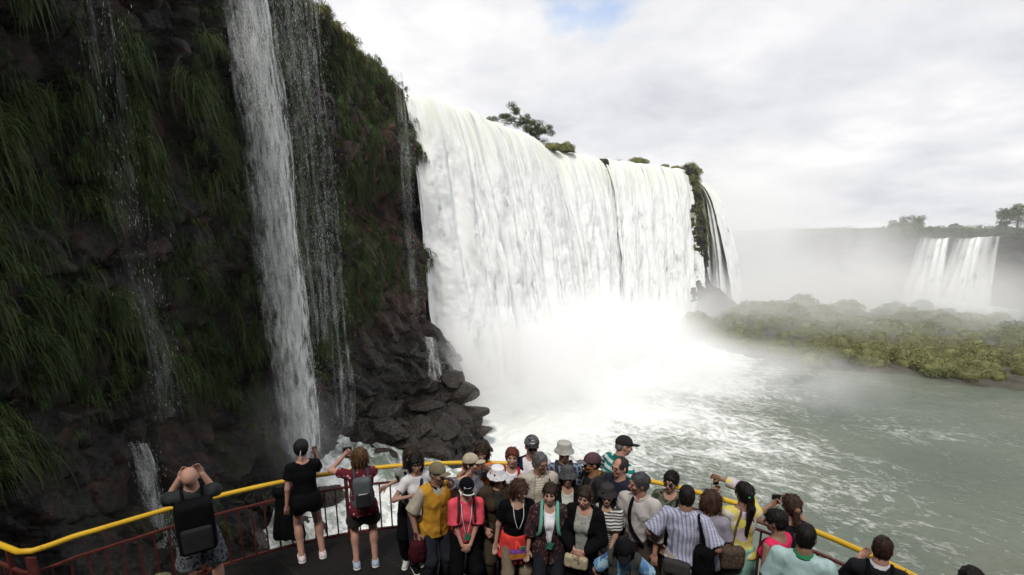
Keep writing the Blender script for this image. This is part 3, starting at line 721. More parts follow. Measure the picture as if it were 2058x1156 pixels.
obj('ground', new_mesh('ground', np.stack([X, Y, X * 0 - 1.2], 2).reshape(-1, 3), grid_faces(60, 60), True), m_plain('river_bed', (0.06, 0.06, 0.05)), kind='structure')
# rapids rushing past the foot of the near rocks
X, Y = np.meshgrid(np.linspace(-8.6, 3.5, 300), np.linspace(9.5, 24, 340), indexing='ij')
hb2 = np.interp(X, [-8.6, -5, -1.5, 3.5], [3.4, 2.3, .9, -.35])
Zr = hb2 + .34 * fbm(X * .8, Y * .9, None, 4, 15) + .14 * fbm(X * 3, Y * 3, None, 3, 16)
obj('water', new_mesh('rapids', np.stack([X, Y, Zr], 2).reshape(-1, 3), grid_faces(300, 340), True, {'foam': (.66 + .35 * fbm(X * .4, Y * .4, None, 3, 17)).ravel(), 'slick': X.ravel() * 0}), WATER, kind='structure')

# ============================================================ ISLAND
shore = np.array([at_z(1366, 686, 0)[:2], at_z(1430, 706, 0)[:2], at_z(1500, 722, 0)[:2], at_z(1610, 742, 0)[:2], at_z(1700, 756, 0)[:2], at_z(1850, 772, 0)[:2], at_z(1950, 790, 0)[:2], at_z(2058, 800, 0)[:2], at_z(2200, 830, 0)[:2]])
SHR = resample(catmull(shore, 8), 150)
back = np.array([at_y(1372, 655, 70)[:2], at_y(1480, 640, 80)[:2], at_y(1600, 620, 86)[:2], at_y(1750, 620, 86)[:2], at_y(1900, 620, 82)[:2], at_y(2058, 640, 80)[:2], at_y(2300, 640, 76)[:2]])
BKR = resample(catmull(back, 8), 150)
tt = np.linspace(0, 1, 70)
IX = SHR[:, None, :] * (1 - tt[None, :, None]) + BKR[:, None, :] * tt[None, :, None]
tx_ = np.broadcast_to(tt[None], (150, 70)); ux_ = np.broadcast_to(np.linspace(0, 1, 150)[:, None], (150, 70))
IH = ((.35 + 2.0 * np.exp(-((ux_ - .33) / .20) ** 2)) * sstep(0, .55, tx_) + .8 * sstep(0, .10, tx_)) * sstep(-.02, .12, ux_ + .05) - 3.9 * sstep(.9, 1.0, tx_) - .5
IH = IH + .5 * fbm(IX[..., 0] * .15, IX[..., 1] * .15, None, 3, 65) + .3 * fbm(IX[..., 0] * .9, IX[..., 1] * .9, None, 3, 66) * sstep(.3, 0, tx_)
ISL = np.dstack([IX, IH])
obj('terrain', new_mesh('island', ISL.reshape(-1, 3), grid_faces(150, 70), True), m_plain('island_rock', (0.075, 0.07, 0.055), .85, .2, .4, .8), kind='structure')
V, F, t = None, None, None
cnt = 0; rs = np.random.RandomState(15)
used = []
for k in range(5200):
    i = rs.randint(0, 150); j = rs.randint(4, 66); p = ISL[i, j]
    if p[2] < .3: continue
    s = .8 + 1.35 * rs.rand() ** 1.6
    if any((p[0] - q[0]) ** 2 + (p[1] - q[1]) ** 2 < (.66 * (s + q[3])) ** 2 for q in used): continue
    used.append((*p, s)); cnt += 1
    if cnt >= 290: break
for k, (x, y, z, s) in enumerate(used):
    o = obj('shrub', SH[k % 4], None, label='rounded olive green shrub in the cover of the low misty island', cat='shrub', group='shrubs covering the low island', loc=(x, y, z + .1 * s))
    o.scale = (s * 1.1, s * 1.05, s * (.8 + .35 * rs.rand())); o.rotation_euler.z = rs.rand() * 6
for (px, py, y, s, lb) in [(1853, 618, 88, 1.7, 'round dark bush standing out in front of the distant waterfall'), (1795, 628, 86, 2.3, 'broad dark bush left of the round one below the distant waterfall'),
                           (1608, 628, 82, 3.0, 'largest domed shrub on the crest of the island'), (1905, 640, 82, 2.0, 'dark bush right below the distant waterfall'), (2040, 672, 66, 2.2, 'dark green bush near the right edge on the island crest')]:
    q = at_y(px, py, y); o = obj('shrub', shrub_mesh(int(px), 2600, (1, 1, .95), .085, TREEL if s < 2.9 else SHRUB), None, label=lb, cat='shrub', group='shrubs on the crest of the island', loc=(q[0], q[1], q[2] - .1 * s)); o.scale = (s, s, s)
o = obj('boulder', BM[2], None, label='big pale domed rock at the left tip of the misty island', cat='boulder', loc=at_y(1415, 682, 68)); o.scale = (3.4, 3.0, 3.4)
for k, (px, py, y, s) in enumerate([(1300, 654, 84, 1.5), (1265, 652, 82, 1.0)]):
    o = obj('boulder', BM[k % 6], None, label='grey rock half hidden by spray at the foot of the second waterfall', cat='boulder', group='rocks in the spray below the second waterfall', loc=at_y(px, py, y)); o.scale = (s * 1.3, s, s * .8)
# rubble slope running down from the pillar to the river
ra = np.array([*(LIPS[-1] + (2.0, -1.0)), 10.5]); rb_ = at_z(1545, 655, 0)
X, Y = np.meshgrid(np.linspace(24, 56, 150), np.linspace(68, 102, 150), indexing='ij'); dr = rb_[:2] - ra[:2]; Lr = np.linalg.norm(dr); dr = dr / Lr
tr = ((X - ra[0]) * dr[0] + (Y - ra[1]) * dr[1]) / Lr; pr = np.abs((X - ra[0]) * -dr[1] + (Y - ra[1]) * dr[0])
f1, f2, idv, tx, ty, tz = cells(X * .5, Y * .5, X * 0, 88)
Zr = 10.5 * np.clip(1 - tr, 0, 1) ** 1.25 * sstep(-.25, .02, tr) * np.exp(-(pr / 3.6) ** 2) - .7 + (idv - .5) * 1.1 * np.exp(-(pr / 5.5) ** 2) * sstep(1.3, .8, tr) + .3 * fbm(X, Y, None, 3, 5) - .6 * sstep(4, 9, pr)
obj('rocks', new_mesh('rubble_slope', np.stack([X, Y, Zr], 2).reshape(-1, 3), grid_faces(150, 150), True), BOULD, kind='structure')

# ============================================================ FAR WALL, FAR FALL, FOREST
far = np.array([(36, 215), (55, 175), (72, 146), (83, 119), (86.5, 108), (90.2, 104.6), (98.8, 103.2), (106, 96), (128, 78), (190, 60)], float)
FARP = catmull(far, 8)
fwv = wall(FARP, -1, 14.6, 300, 60, lambda X, Y, Z: 3.0 * sstep(8, 0, Z), 91, .8)
obj('cliff', new_mesh('far_cliff', fwv.reshape(-1, 3), grid_faces(300, 60)[:, ::-1], True), m_plain('far_cliff_rock', (0.055, 0.055, 0.042), .9, .2, .4, .35), kind='structure')
tt = np.linspace(0, 1, 20)[None, :, None]; A = FARP - perp(FARP) * .5; B = A + np.array([25, 120.0]); XY = A[:, None] * (1 - tt) + B[:, None] * tt
Zp = 14.3 + 1.2 * sstep(0, .4, tt[..., 0]) + .3 * fbm(XY[..., 0] * .1, XY[..., 1] * .1, None, 2, 3)
obj('terrain', new_mesh('far_plateau', np.dstack([XY, Zp]).reshape(-1, 3), grid_faces(len(A), 20), True), m_plain('far_soil', (0.06, 0.08, 0.035)), kind='structure')
ff = [(86.3, 107.6, 90.0, 104.5), (90.9, 104.4, 98.9, 103.0)]
for k, (xa, ya, xb, yb) in enumerate(ff):
    path = np.array([(xa, ya), ((xa + xb) / 2, (ya + yb) / 2 - .1), (xb, yb)])
    obj('waterfall', curtain(path, 13.9 , .6, (90, 190)[k], 120, 2.9, .55, 70 + k * 5, outdir=(-.75, -.66), vvar=.35, spread=(2.4, 2.6)[k], opf=lambda a, d, T: np.clip(sstep(0, .5, a) * sstep(0, .5, T - a) * (.62 + .5 * vn(a * 1.9, d * .05, None, 5) + .03 * d), 0, 1)), FALLF,
        label=('narrow twin stranded far waterfall on the right, left of the wider one', 'wide far white waterfall near the right edge below the forest')[k], cat='waterfall', group='far waterfalls on the right')
for (px, y, w, lb) in [(1615, 141, .3, 'left faint thread of water on the misty far cliff'), (1665, 134, .3, 'right faint thread of water on the misty far cliff'), (1540, 160, 3.5, 'pale misty far fall nearest to the arching waterfall')]:
    q = at_y(px, 500, y); path = np.array([(q[0] - w, q[1] - 2.6 + w * .6), (q[0], q[1] - 2.6), (q[0] + w, q[1] - 2.6 - w * .6)])
    obj('waterfall', curtain(path, 14.3, 3, 24, 60, 1.5, .25, int(px), outdir=(-.75, -.66), opf=lambda a, b_, c: np.full(a.shape, .35)), FALLF, label=lb, cat='waterfall')
def forest():
    rs = np.random.RandomState(33); n = 1500; i = rs.randint(0, len(A), n); t = rs.rand(n) ** 1.7 * .6
    P = A[i] * (1 - t[:, None]) + B[i] * t[:, None]; z = 14.4 + t * 3; r = .7 + 1.2 * rs.rand(n) + 1.3 * np.clip(fbm(P[:, 0] * .12, P[:, 1] * .12, None, 3, 4) * 1.6, 0, 1)
    C = np.column_stack([P, z]); m = 130; k = np.repeat(np.arange(n), m)
    pts = C[k] + ball_pts(n * m, rs, (1, 1, .85), .5) * r[k][:, None]
    V, F, ti = leaves(pts, .20, 3, .3); ct = np.repeat(rs.rand(n)[k], 4)
    return new_mesh('forest', V, F, True, {'tint': .35 * ti + .65 * ct})
obj('forest', forest(), TREEL, kind='stuff', label='hazy green forest along the top of the far cliff', cat='forest')
def far_tree(p, h, seed, lb):
    root = obj('tree', None, label=lb, cat='tree', loc=p, group='trees rising above the far forest'); rs = np.random.RandomState(seed)
    V, F, T = tube(np.array([(0, 0, -1), (.1, 0, h * .3), (.2, .1, h * .6), (.1, 0, h * .85)]), [.22, .18, .12, .05], 7)
    obj('trunk', new_mesh('trunk', V, [F, T]), BARK, root)
    pts = []
    for _ in range(16):
        c = np.array([rs.normal() * h * .26, rs.normal() * h * .22, h * (.35 + .55 * rs.rand())]); pts.append(c + ball_pts(260, rs, (h * .2, h * .2, h * .16), .2))
    V, F, t = leaves(np.vstack(pts), .17, seed, .5); obj('crown', new_mesh('crown', V, F, True, {'tint': t}), TREEL, root)
BARK = m_plain('far_bark', (0.07, 0.06, 0.045))
for k, (px, py, y, h, lb) in enumerate([(1830, 474, 130, 5.6, 'spreading hazy tree above the far forest left of the distant fall'), (1800, 474, 132, 3.4, 'lower hazy tree beside the spreading one'),
        (1915, 474, 122, 2.8, 'small tree above the far forest over the distant fall'), (2040, 468, 108, 6.0, 'tallest hazy tree at the right edge above the far forest'), (2012, 470, 110, 2.6, 'low tree left of the tallest one at the right edge')]):
    far_tree(at_y(px, py, y), h, 300 + k, lb)

# white water heaped at the foot of the far falls
X, Y = np.meshgrid(np.linspace(74, 108, 160), np.linspace(88, 106, 90), indexing='ij')
Zf = 1.5 * np.exp(-((X - 89) / 8.0) ** 2) * np.exp(-((Y - 101) / 4.0) ** 2) + .9 * fbm(X * .5, Y * .5, None, 4, 8) * np.exp(-((Y - 100) / 6) ** 2) - .3
obj('water', new_mesh('far_foam', np.stack([X, Y, Zf], 2).reshape(-1, 3), grid_faces(160, 90), True, {'foam': (1.1 * np.exp(-((X - 90) / 12.0) ** 2) * np.exp(-((Y - 102) / 8.0) ** 2)).ravel(), 'slick': X.ravel() * 0}), WATER, kind='structure')
# added unseen slope behind the deck, blocking sky and sun over the visitors
hp = catmull(np.array([(34, -26), (20, -16), (6, -11), (-6, -11.5), (-13, -14), (-17, -22)], float), 10)
hw = wall(hp, -1, 34, 160, 90, lambda X, Y, Z: .35 * (14 - np.clip(Z, 0, 31)) * .5, 19, .8)
obj('terrain', new_mesh('shade_slope', hw.reshape(-1, 3), grid_faces(160, 90)[:, ::-1], True), ROCK, kind='structure')
veg_on(hw, 1800, 1.3, 77, lambda p, rs: rs.rand(len(p)) < .9, GRASS, 'shade_slope_growth', 'dark growth on the added unseen slope shading the deck', 'plants', nb=14, kind='stuff')

# ============================================================ MIST AND HAZE
def volume(name, lo, hi, dens_fn, lb, col=(.995, .997, 1.0), an=-.3, rate=1.0):
    V, F = boxm(lo, hi); me = new_mesh(name, V, F, False); m = bpy.data.materials.new(name); m.use_nodes = True
    t = Mt.__new__(Mt); t.m = m; t.nt = m.node_tree; t.N = t.nt.nodes; t.L = t.nt.links; t.N.clear(); t.tc = t.N.new('ShaderNodeTexCoord')
    out = t.N.new('ShaderNodeOutputMaterial'); pv = t.N.new('ShaderNodeVolumePrincipled'); t.L.new(pv.outputs[0], out.inputs['Volume'])
    pv.inputs['Color'].default_value = (*col, 1); pv.inputs['Anisotropy'].default_value = an
    t.put(pv.inputs['Density'], dens_fn(t)); 
    o = obj(name, me, m, kind='stuff', label=lb, cat=name); return o
def ellip(t, c, r, power=2.0):
    x, y, z = t.sep()
    s = 0
    q = t.math('ADD', t.math('ADD', t.math('POWER', t.math('ABSOLUTE', t.math('DIVIDE', t.math('SUBTRACT', x, c[0]), r[0])), 2.0),
                             t.math('POWER', t.math('ABSOLUTE', t.math('DIVIDE', t.math('SUBTRACT', y, c[1]), r[1])), 2.0)),
               t.math('POWER', t.math('ABSOLUTE', t.math('DIVIDE', t.math('SUBTRACT', z, c[2]), r[2])), 2.0))
    return t.math('POWER', t.math('SUBTRACT', 1.0, q, clamp=True), power)
def mist_low(t):
    def e(c, r, k, p=2.0): return t.math('MULTIPLY', ellip(t, c, r, p), k)
    s = t.math('ADD', t.math('ADD', e((-1, 42, 0), (13, 11, 8.5), .55), e((8, 52, 0), (18, 13, 9.5), .60)), t.math('ADD', e((12, 65, 0), (14, 13, 9), .40), e((25, 86, 0), (16, 11, 8), .16)))
    s = t.math('ADD', s, e((14, 46, 0), (26, 17, 4.5), .22))
    w = t.map((1, 1, .75))
    n = t.mr(t.noise(.13, 6, w, .68, 1.1), .38, .62, .03, 1.7)
    return t.math('MULTIPLY', s, n)
def mist_high(t):
    a = t.math('MULTIPLY', ellip(t, (54, 112, 6), (36, 28, 34)), .095)
    b = t.math('ADD', t.math('ADD', t.math('MULTIPLY', ellip(t, (60, 84, 2), (46, 40, 11)), .056), t.math('MULTIPLY', ellip(t, (36, 74, 1), (22, 22, 9)), .055)), t.math('MULTIPLY', ellip(t, (98, 104, 4), (44, 26, 20)), .037))
    n = t.mr(t.noise(.05, 4, None, .55, .5), .30, .68, .1, 1.7)
    return t.math('MULTIPLY', t.math('ADD', a, b), n)
volume('mist', (-15, 28, .5), (50, 98, 11.2), mist_low, 'dense white spray boiling at the foot of the great waterfall')
volume('mist', (16, 48, -.4), (140, 142, 39), mist_high, 'pale mist drifting up in front of the far cliff')
volume('mist', (-12.6, 16.4, 3.4), (-6.4, 22.6, 9.0), lambda t: t.math('MULTIPLY', t.math('MULTIPLY', ellip(t, (-9.4, 19.6, 3.6), (2.9, 2.9, 5.0), 2.0), .16), t.mr(t.noise(.5, 4), .35, .65, .3, 1.6)), 'light spray round the foot of the tall side stream')
volume('haze', (-150, -60, -2.5), (260, 330, 48), lambda t: 0.00028, 'thin pale haze over the whole gorge', an=.2)
# ============================================================ DECK AND RAILING
rail_px = [(-40, 1075), (0, 1090), (36, 1104), (52, 1106), (75, 1100), (140, 1076), (335, 1019), (440, 990), (570, 962), (645, 948), (750, 935), (820, 929.5), (900, 925.5), (980, 924.5), (1080, 929), (1180, 940), (1295, 958), (1390, 980), (1460, 998), (1560, 1032), (1620, 1052), (1700, 1085), (1770, 1115), (1850, 1156), (1960, 1215)]
RAILZ = 1.07
RP = np.array([at_z(x, y, DECK + RAILZ)[:2] for x, y in rail_px])
def smooth_path(P, it=3):
    P = P.copy()
    for _ in range(it):
        Q = P.copy(); Q[8:-1] = P[7:-2] * .25 + P[8:-1] * .5 + P[9:] * .25; P = Q
    return P
RPS = catmull(smooth_path(resample(RP[3:], 60), 14), 4)
RL = np.vstack([RP[:3], RPS[1:]])
d_ = np.concatenate([[0], np.cumsum(np.linalg.norm(np.diff(RL, axis=0), axis=1))])
def rail_at(s): return np.array([np.interp(s, d_, RL[:, 0]), np.interp(s, d_, RL[:, 1])])
def m_yel():
    t = Mt('yellow_paint', .42, .5); w = t.mr(t.noise(24.0, 6), .66, .74); n = t.noise(3.0, 4)
    t.col(t.mix(w, t.mix(n, (.52, .30, .014), (.66, .42, .03)), (.16, .09, .03))).rough(t.mr(n, .3, .7, .3, .6)); return t.m
YEL = m_yel(); RED = m_plain('oxide_red_paint', (0.085, 0.022, 0.018), .5, .4, .3, 14)
rail = obj('railing', None, label='curved red metal railing with a yellow handrail round the viewing deck', cat='railing', loc=(0, 0, DECK))
def along(z, off=0.0):
    N2 = perp(RL); return np.column_stack([RL - N2 * off, np.full(len(RL), z)])
V, F, T = tube(along(RAILZ - .03), .031, 14); obj('handrail', new_mesh('handrail', V, [F, T]), YEL, rail)
def flat_bar(P, w, h):
    P = np.asarray(P); N2 = np.column_stack([perp(P[:, :2]), np.zeros(len(P))]); n = len(P)
    c = [(-w, -h), (w, -h), (w, h), (-w, h)]
    V = np.stack([P + N2 * a + np.array([0, 0, b]) for a, b in c], 1).reshape(-1, 3)
    F = [(i * 4 + j, i * 4 + (j + 1) % 4, i * 4 + 4 + (j + 1) % 4, i * 4 + 4 + j) for i in range(n - 1) for j in range(4)] + [(3, 2, 1, 0), ((n - 1) * 4, (n - 1) * 4 + 1, (n - 1) * 4 + 2, (n - 1) * 4 + 3)]
    return V, np.array(F)
V, F = flat_bar(along(.80), .018, .012); obj('top_bar', new_mesh('top_bar', V, F, False), RED, rail)
V, F = flat_bar(along(.09), .018, .014); obj('bottom_bar', new_mesh('bottom_bar', V, F, False), RED, rail)
Vb, Fb = boxm((-.010, -.010, .104), (.010, .010, .788)); bme = new_mesh('baluster', Vb, Fb, False); bme.materials.append(RED)
Vp, Fp = boxm((-.025, -.018, 0), (.025, .018, 1.0)); pme = new_mesh('post', Vp, Fp, False); pme.materials.append(RED)
s_ = .06; k = 0; total = d_[-1]
N2 = perp(RL)
while s_ < total - .05:
    p = rail_at(s_); q = rail_at(s_ + .01); a = math.atan2(q[1] - p[1], q[0] - p[0])
    if k % 12 == 3: o = obj('post', pme, None, rail)
    else: o = obj('baluster', bme, None, rail)
    o.location = (p[0], p[1], 0); o.rotation_euler.z = a; s_ += .148; k += 1
pl_ = perp(rail_at(0) [None] + np.array([[0, 0], [1e-3, 0]]))
c_ = rail_at(float(d_[3])); V, F = boxm((-.05, -.012, .12), (.05, .012, 1.0)); o = obj('corner_plate', new_mesh('corner_plate', V, F, False), RED, rail); o.location = (c_[0] + .02, c_[1] - .05, 0)
# deck floor : a sheet of dark grating over beams, its edge following the rail
edge = RL - 0 * RL; ctr = np.array([0, 2.0])
out = edge + (edge - ctr) / np.linalg.norm(edge - ctr, axis=1)[:, None] * .12
poly = np.vstack([out, [(5.5, -3.0), (-7.5, -3.0)]])
n = len(poly); V = np.vstack([np.column_stack([poly, np.full(n, DECK)]), np.column_stack([poly, np.full(n, DECK - .16)])])
Fs = [np.array([[i, (i + 1) % n, n + (i + 1) % n, n + i] for i in range(n)])]
cm = len(V); V = np.vstack([V, [(0, 2, DECK), (0, 2, DECK - .16)]])
Ft = np.array([[cm, i, (i + 1) % n] for i in range(n)] + [[cm + 1, n + (i + 1) % n, n + i] for i in range(n)])
def m_deck():
    t = Mt('deck_grating', .6, .4)
    x, y, z = t.sep(t.map((1, 1, 1), rot=(0, 0, R(38))))
    g = t.math('ABSOLUTE', t.math('SUBTRACT', t.math('FRACT', t.math('MULTIPLY', x, 22.0)), .5))
    g2 = t.math('ABSOLUTE', t.math('SUBTRACT', t.math('FRACT', t.math('MULTIPLY', y, 1.1)), .5))
    l = t.mr(g, .18, .30, 0, 1); j = t.mr(g2, .485, .492, 0, 1)
    n = t.noise(2.0, 5)
    c = t.mix(l, (0.004, 0.004, 0.004), t.ramp(n, [(.3, (0.004, 0.0036, 0.0032)), (.7, (0.014, 0.011, 0.009))]))
    t.col(t.mix(j, c, (0.018, 0.015, 0.012))).bump(t.math('ADD', l, j), .5, .01)
    return t.m
obj('deck', new_mesh('deck', V, [Fs[0], Ft], False), m_deck(), kind='structure')
STEEL = m_plain('deck_steel', (0.05, 0.03, 0.025), .6)
for k, (x, y) in enumerate([(-4.6, 1.0), (-3.2, 4.6), (0, 5.6), (3.2, 4.2), (4.4, .5)]):
    V, F, T = tube([(x, y, -1.0), (x, y, 4), (x, y, DECK - .17)], .22, 14)
    obj('deck_column', new_mesh('deck_column', V, [F, T]), STEEL, label='steel column carrying the viewing deck', cat='column', group='columns under the deck')
# ============================================================ SIGNED-DISTANCE MODELLER (one continuous surface per piece)
class SD:
    def __init__(s, lo, hi, vox):
        s.lo = np.array(lo, float); s.v = vox
        s.n = np.maximum(4, np.ceil((np.array(hi, float) - s.lo) / vox).astype(int) + 1)
        s.F = np.full(s.n, 1.0, np.float32)
    def blk(s, lo, hi):
        a = np.clip(np.floor((np.array(lo) - s.lo) / s.v).astype(int), 0, s.n - 1); b = np.clip(np.ceil((np.array(hi) - s.lo) / s.v).astype(int) + 1, 1, s.n)
        if np.any(b <= a): return None
        sl = tuple(slice(i, j) for i, j in zip(a, b))
        g = [((np.arange(i, j) * s.v) + o).astype(np.float32) for i, j, o in zip(a, b, s.lo)]
        return sl, g[0][:, None, None], g[1][None, :, None], g[2][None, None, :]
    def put(s, sl, d, k, op):
        f = s.F[sl]
        if op == 'add':
            h = np.clip(.5 + .5 * (f - d) / k, 0, 1); s.F[sl] = f * (1 - h) + d * h - k * h * (1 - h)
        elif op == 'sub':
            h = np.clip(.5 - .5 * (f + d) / k, 0, 1); s.F[sl] = f * (1 - h) - d * h + k * h * (1 - h)
    def ell(s, c, r, M=None, k=.02, op='add'):
        c = np.array(c, float); r = np.array(r, float) * np.ones(3); m = r.max() + 2 * k + 2 * s.v
        q = s.blk(c - m, c + m)
        if q is None: return
        sl, X, Y, Z = q; X = X - c[0]; Y = Y - c[1]; Z = Z - c[2]
        if M is not None:
            X, Y, Z = (X * M[0, j] + Y * M[1, j] + Z * M[2, j] for j in range(3))
        k0 = np.sqrt((X / r[0]) ** 2 + (Y / r[1]) ** 2 + (Z / r[2]) ** 2); k1 = np.sqrt((X / r[0] ** 2) ** 2 + (Y / r[1] ** 2) ** 2 + (Z / r[2] ** 2) ** 2) + 1e-6
        s.put(sl, k0 * (k0 - 1) / k1, k, op)
    def cone(s, a, b, ra, rb, k=.02, op='add', flat=False, M=None, sq=1.0):
        """tapered limb a->b; flat = cut square at b; M,sq = squash the depth axis of frame M"""
        a = np.array(a, float); b = np.array(b, float); m = max(ra, rb) * max(1, 1 / sq) + 2 * k + 2 * s.v
        q = s.blk(np.minimum(a, b) - m, np.maximum(a, b) + m)
        if q is None: return
        sl, X, Y, Z = q; X = X - a[0]; Y = Y - a[1]; Z = Z - a[2]; d = b - a
        if M is not None:
            ax = M[:, 1]; w = sq - 1; dt = (X * ax[0] + Y * ax[1] + Z * ax[2]) * w
            X = X + dt * ax[0]; Y = Y + dt * ax[1]; Z = Z + dt * ax[2]; d = d + ax * (d @ ax) * w
        L2 = d @ d + 1e-9; t0 = (X * d[0] + Y * d[1] + Z * d[2]) / L2; t = np.clip(t0, 0, 1)
        D = np.sqrt((X - d[0] * t) ** 2 + (Y - d[1] * t) ** 2 + (Z - d[2] * t) ** 2) - (ra + (rb - ra) * t)
        if flat:
            D = np.sqrt(np.maximum((X - d[0] * t0) ** 2 + (Y - d[1] * t0) ** 2 + (Z - d[2] * t0) ** 2, 0)) - (ra + (rb - ra) * np.clip(t0, 0, 1.2))
            D = np.where(t0 < 0, np.sqrt((X) ** 2 + (Y) ** 2 + (Z) ** 2) - ra, D)
            D = np.maximum(D, (t0 - 1) * math.sqrt(L2))
        s.put(sl, D, k, op)
    def box(s, c, h, M=None, rd=.02, k=.01, op='add'):
        c = np.array(c, float); h = np.array(h, float); m = np.linalg.norm(h) + 2 * k + 2 * s.v
        q = s.blk(c - m, c + m)
        if q is None: return
        sl, X, Y, Z = q; X = X - c[0]; Y = Y - c[1]; Z = Z - c[2]
        if M is not None: X, Y, Z = (X * M[0, j] + Y * M[1, j] + Z * M[2, j] for j in range(3))
        a, b, e = np.abs(X) - h[0] + rd, np.abs(Y) - h[1] + rd, np.abs(Z) - h[2] + rd
        D = np.sqrt(np.maximum(a, 0) ** 2 + np.maximum(b, 0) ** 2 + np.maximum(e, 0) ** 2) + np.minimum(np.maximum(a, np.maximum(b, e)), 0) - rd
        s.put(sl, D, k, op)
    def frust(s, c, M, z0, z1, r0, r1, sq=1.0, th=None, k=.006):
        """elliptic frustum along M's z from z0 to z1 (depth = sq * width); th = wall thickness for an open shell"""
        c = np.array(c, float); m = max(r0, r1) + max(abs(z0), abs(z1)) + .03
        q = s.blk(c - m, c + m)
        if q is None: return
        sl, X, Y, Z = q; X = X - c[0]; Y = Y - c[1]; Z = Z - c[2]
        X, Y, Z = (X * M[0, j] + Y * M[1, j] + Z * M[2, j] for j in range(3))
        t = np.clip((Z - z0) / (z1 - z0), 0, 1); rr = r0 + (r1 - r0) * t
        D = np.sqrt(X ** 2 + (Y / sq) ** 2) - rr
        if th: D = np.abs(D) - th
        D = np.maximum(D, np.maximum(min(z0, z1) - Z, Z - max(z0, z1)))
        s.put(sl, D, k, 'add')
    def cut(s, p, n):
        """keep the side n points away from"""
        g = [(np.arange(m) * s.v + o).astype(np.float32) for m, o in zip(s.n, s.lo)]
        s.F = np.maximum(s.F, (g[0][:, None, None] - p[0]) * n[0] + (g[1][None, :, None] - p[1]) * n[1] + (g[2][None, None, :] - p[2]) * n[2])
    def wedge(s, T, p, M, w0, w1, z0, z1):
        g = [(np.arange(m) * s.v + o).astype(np.float32) for m, o in zip(s.n, s.lo)]
        X, Y, Z = g[0][:, None, None] - p[0], g[1][None, :, None] - p[1], g[2][None, None, :] - p[2]
        x, y, z = (X * M[0, j] + Y * M[1, j] + Z * M[2, j] for j in range(3))
        w = w0 + (w1 - w0) * np.clip((z - z0) / (z1 - z0), 0, 1)
        s.F = np.maximum(s.F, -np.maximum(np.abs(x) - w, y))
    def mesh(s):
        F = s.F; F[0] = F[-1] = 1; F[:, 0] = F[:, -1] = 1; F[:, :, 0] = F[:, :, -1] = 1
        I = F < 0; nx, ny, nz = F.shape
        c = np.zeros((nx - 1, ny - 1, nz - 1), np.int8)
        for a in (0, 1):
            for b in (0, 1):
                for d in (0, 1): c += I[a:nx - 1 + a, b:ny - 1 + b, d:nz - 1 + d]
        act = np.argwhere((c > 0) & (c < 8)); n = len(act)
        if n == 0: return np.zeros((0, 3)), np.zeros((0, 4), int)
        idx = np.full(c.shape, -1, np.int32); idx[act[:, 0], act[:, 1], act[:, 2]] = np.arange(n)
        P = np.zeros((n, 3)); W = np.zeros(n)
        cor = [(a, b, d) for a in (0, 1) for b in (0, 1) for d in (0, 1)]
        val = {q: F[act[:, 0] + q[0], act[:, 1] + q[1], act[:, 2] + q[2]] for q in cor}
        for q in cor:
            for ax in range(3):
                if q[ax]: continue
                r = list(q); r[ax] = 1; r = tuple(r); f0, f1 = val[q], val[r]; m = (f0 < 0) != (f1 < 0)
                t = np.where(m, f0 / np.where(m, f0 - f1, 1), 0); pt = np.tile(np.array(q, float), (n, 1)); pt[:, ax] = t
                P += pt * m[:, None]; W += m
        V = (act + P / W[:, None]) * s.v + s.lo
        Q = []
        for ax in range(3):
            o1, o2 = [(1, 2), (2, 0), (0, 1)][ax]
            A = I[tuple(slice(0, -1) if j == ax else slice(1, -1) for j in range(3))]; B = I[tuple(slice(1, None) if j == ax else slice(1, -1) for j in range(3))]
            e = np.argwhere(A != B); fl = A[e[:, 0], e[:, 1], e[:, 2]]
            e = e + np.array([0 if j == ax else 1 for j in range(3)])
            d1 = np.zeros(3, int); d1[o1] = 1; d2 = np.zeros(3, int); d2[o2] = 1
            g = lambda o: idx[(e - o)[:, 0], (e - o)[:, 1], (e - o)[:, 2]]
            q = np.stack([g(d1 + d2), g(d2), g(0 * d1), g(d1)], 1); q = np.where(fl[:, None], q, q[:, ::-1]); Q.append(q)
        Q = np.vstack(Q); return V, Q[(Q >= 0).all(1)]
def relax(V, Q, it=1, lam=.5):
    for _ in range(it):
        S_ = np.zeros_like(V); C = np.zeros(len(V))
        for a, b in ((0, 1), (1, 2), (2, 3), (3, 0)):
            np.add.at(S_, Q[:, a], V[Q[:, b]]); np.add.at(C, Q[:, a], 1); np.add.at(S_, Q[:, b], V[Q[:, a]]); np.add.at(C, Q[:, b], 1)
        V = V * (1 - lam) + lam * S_ / np.maximum(C, 1)[:, None]
    return V
def vnorm(V, Q):
    n = np.cross(V[Q[:, 2]] - V[Q[:, 0]], V[Q[:, 3]] - V[Q[:, 1]]); N_ = np.zeros_like(V)
    for j in range(4): np.add.at(N_, Q[:, j], n)
    return N_ / (np.linalg.norm(N_, axis=1)[:, None] + 1e-9)

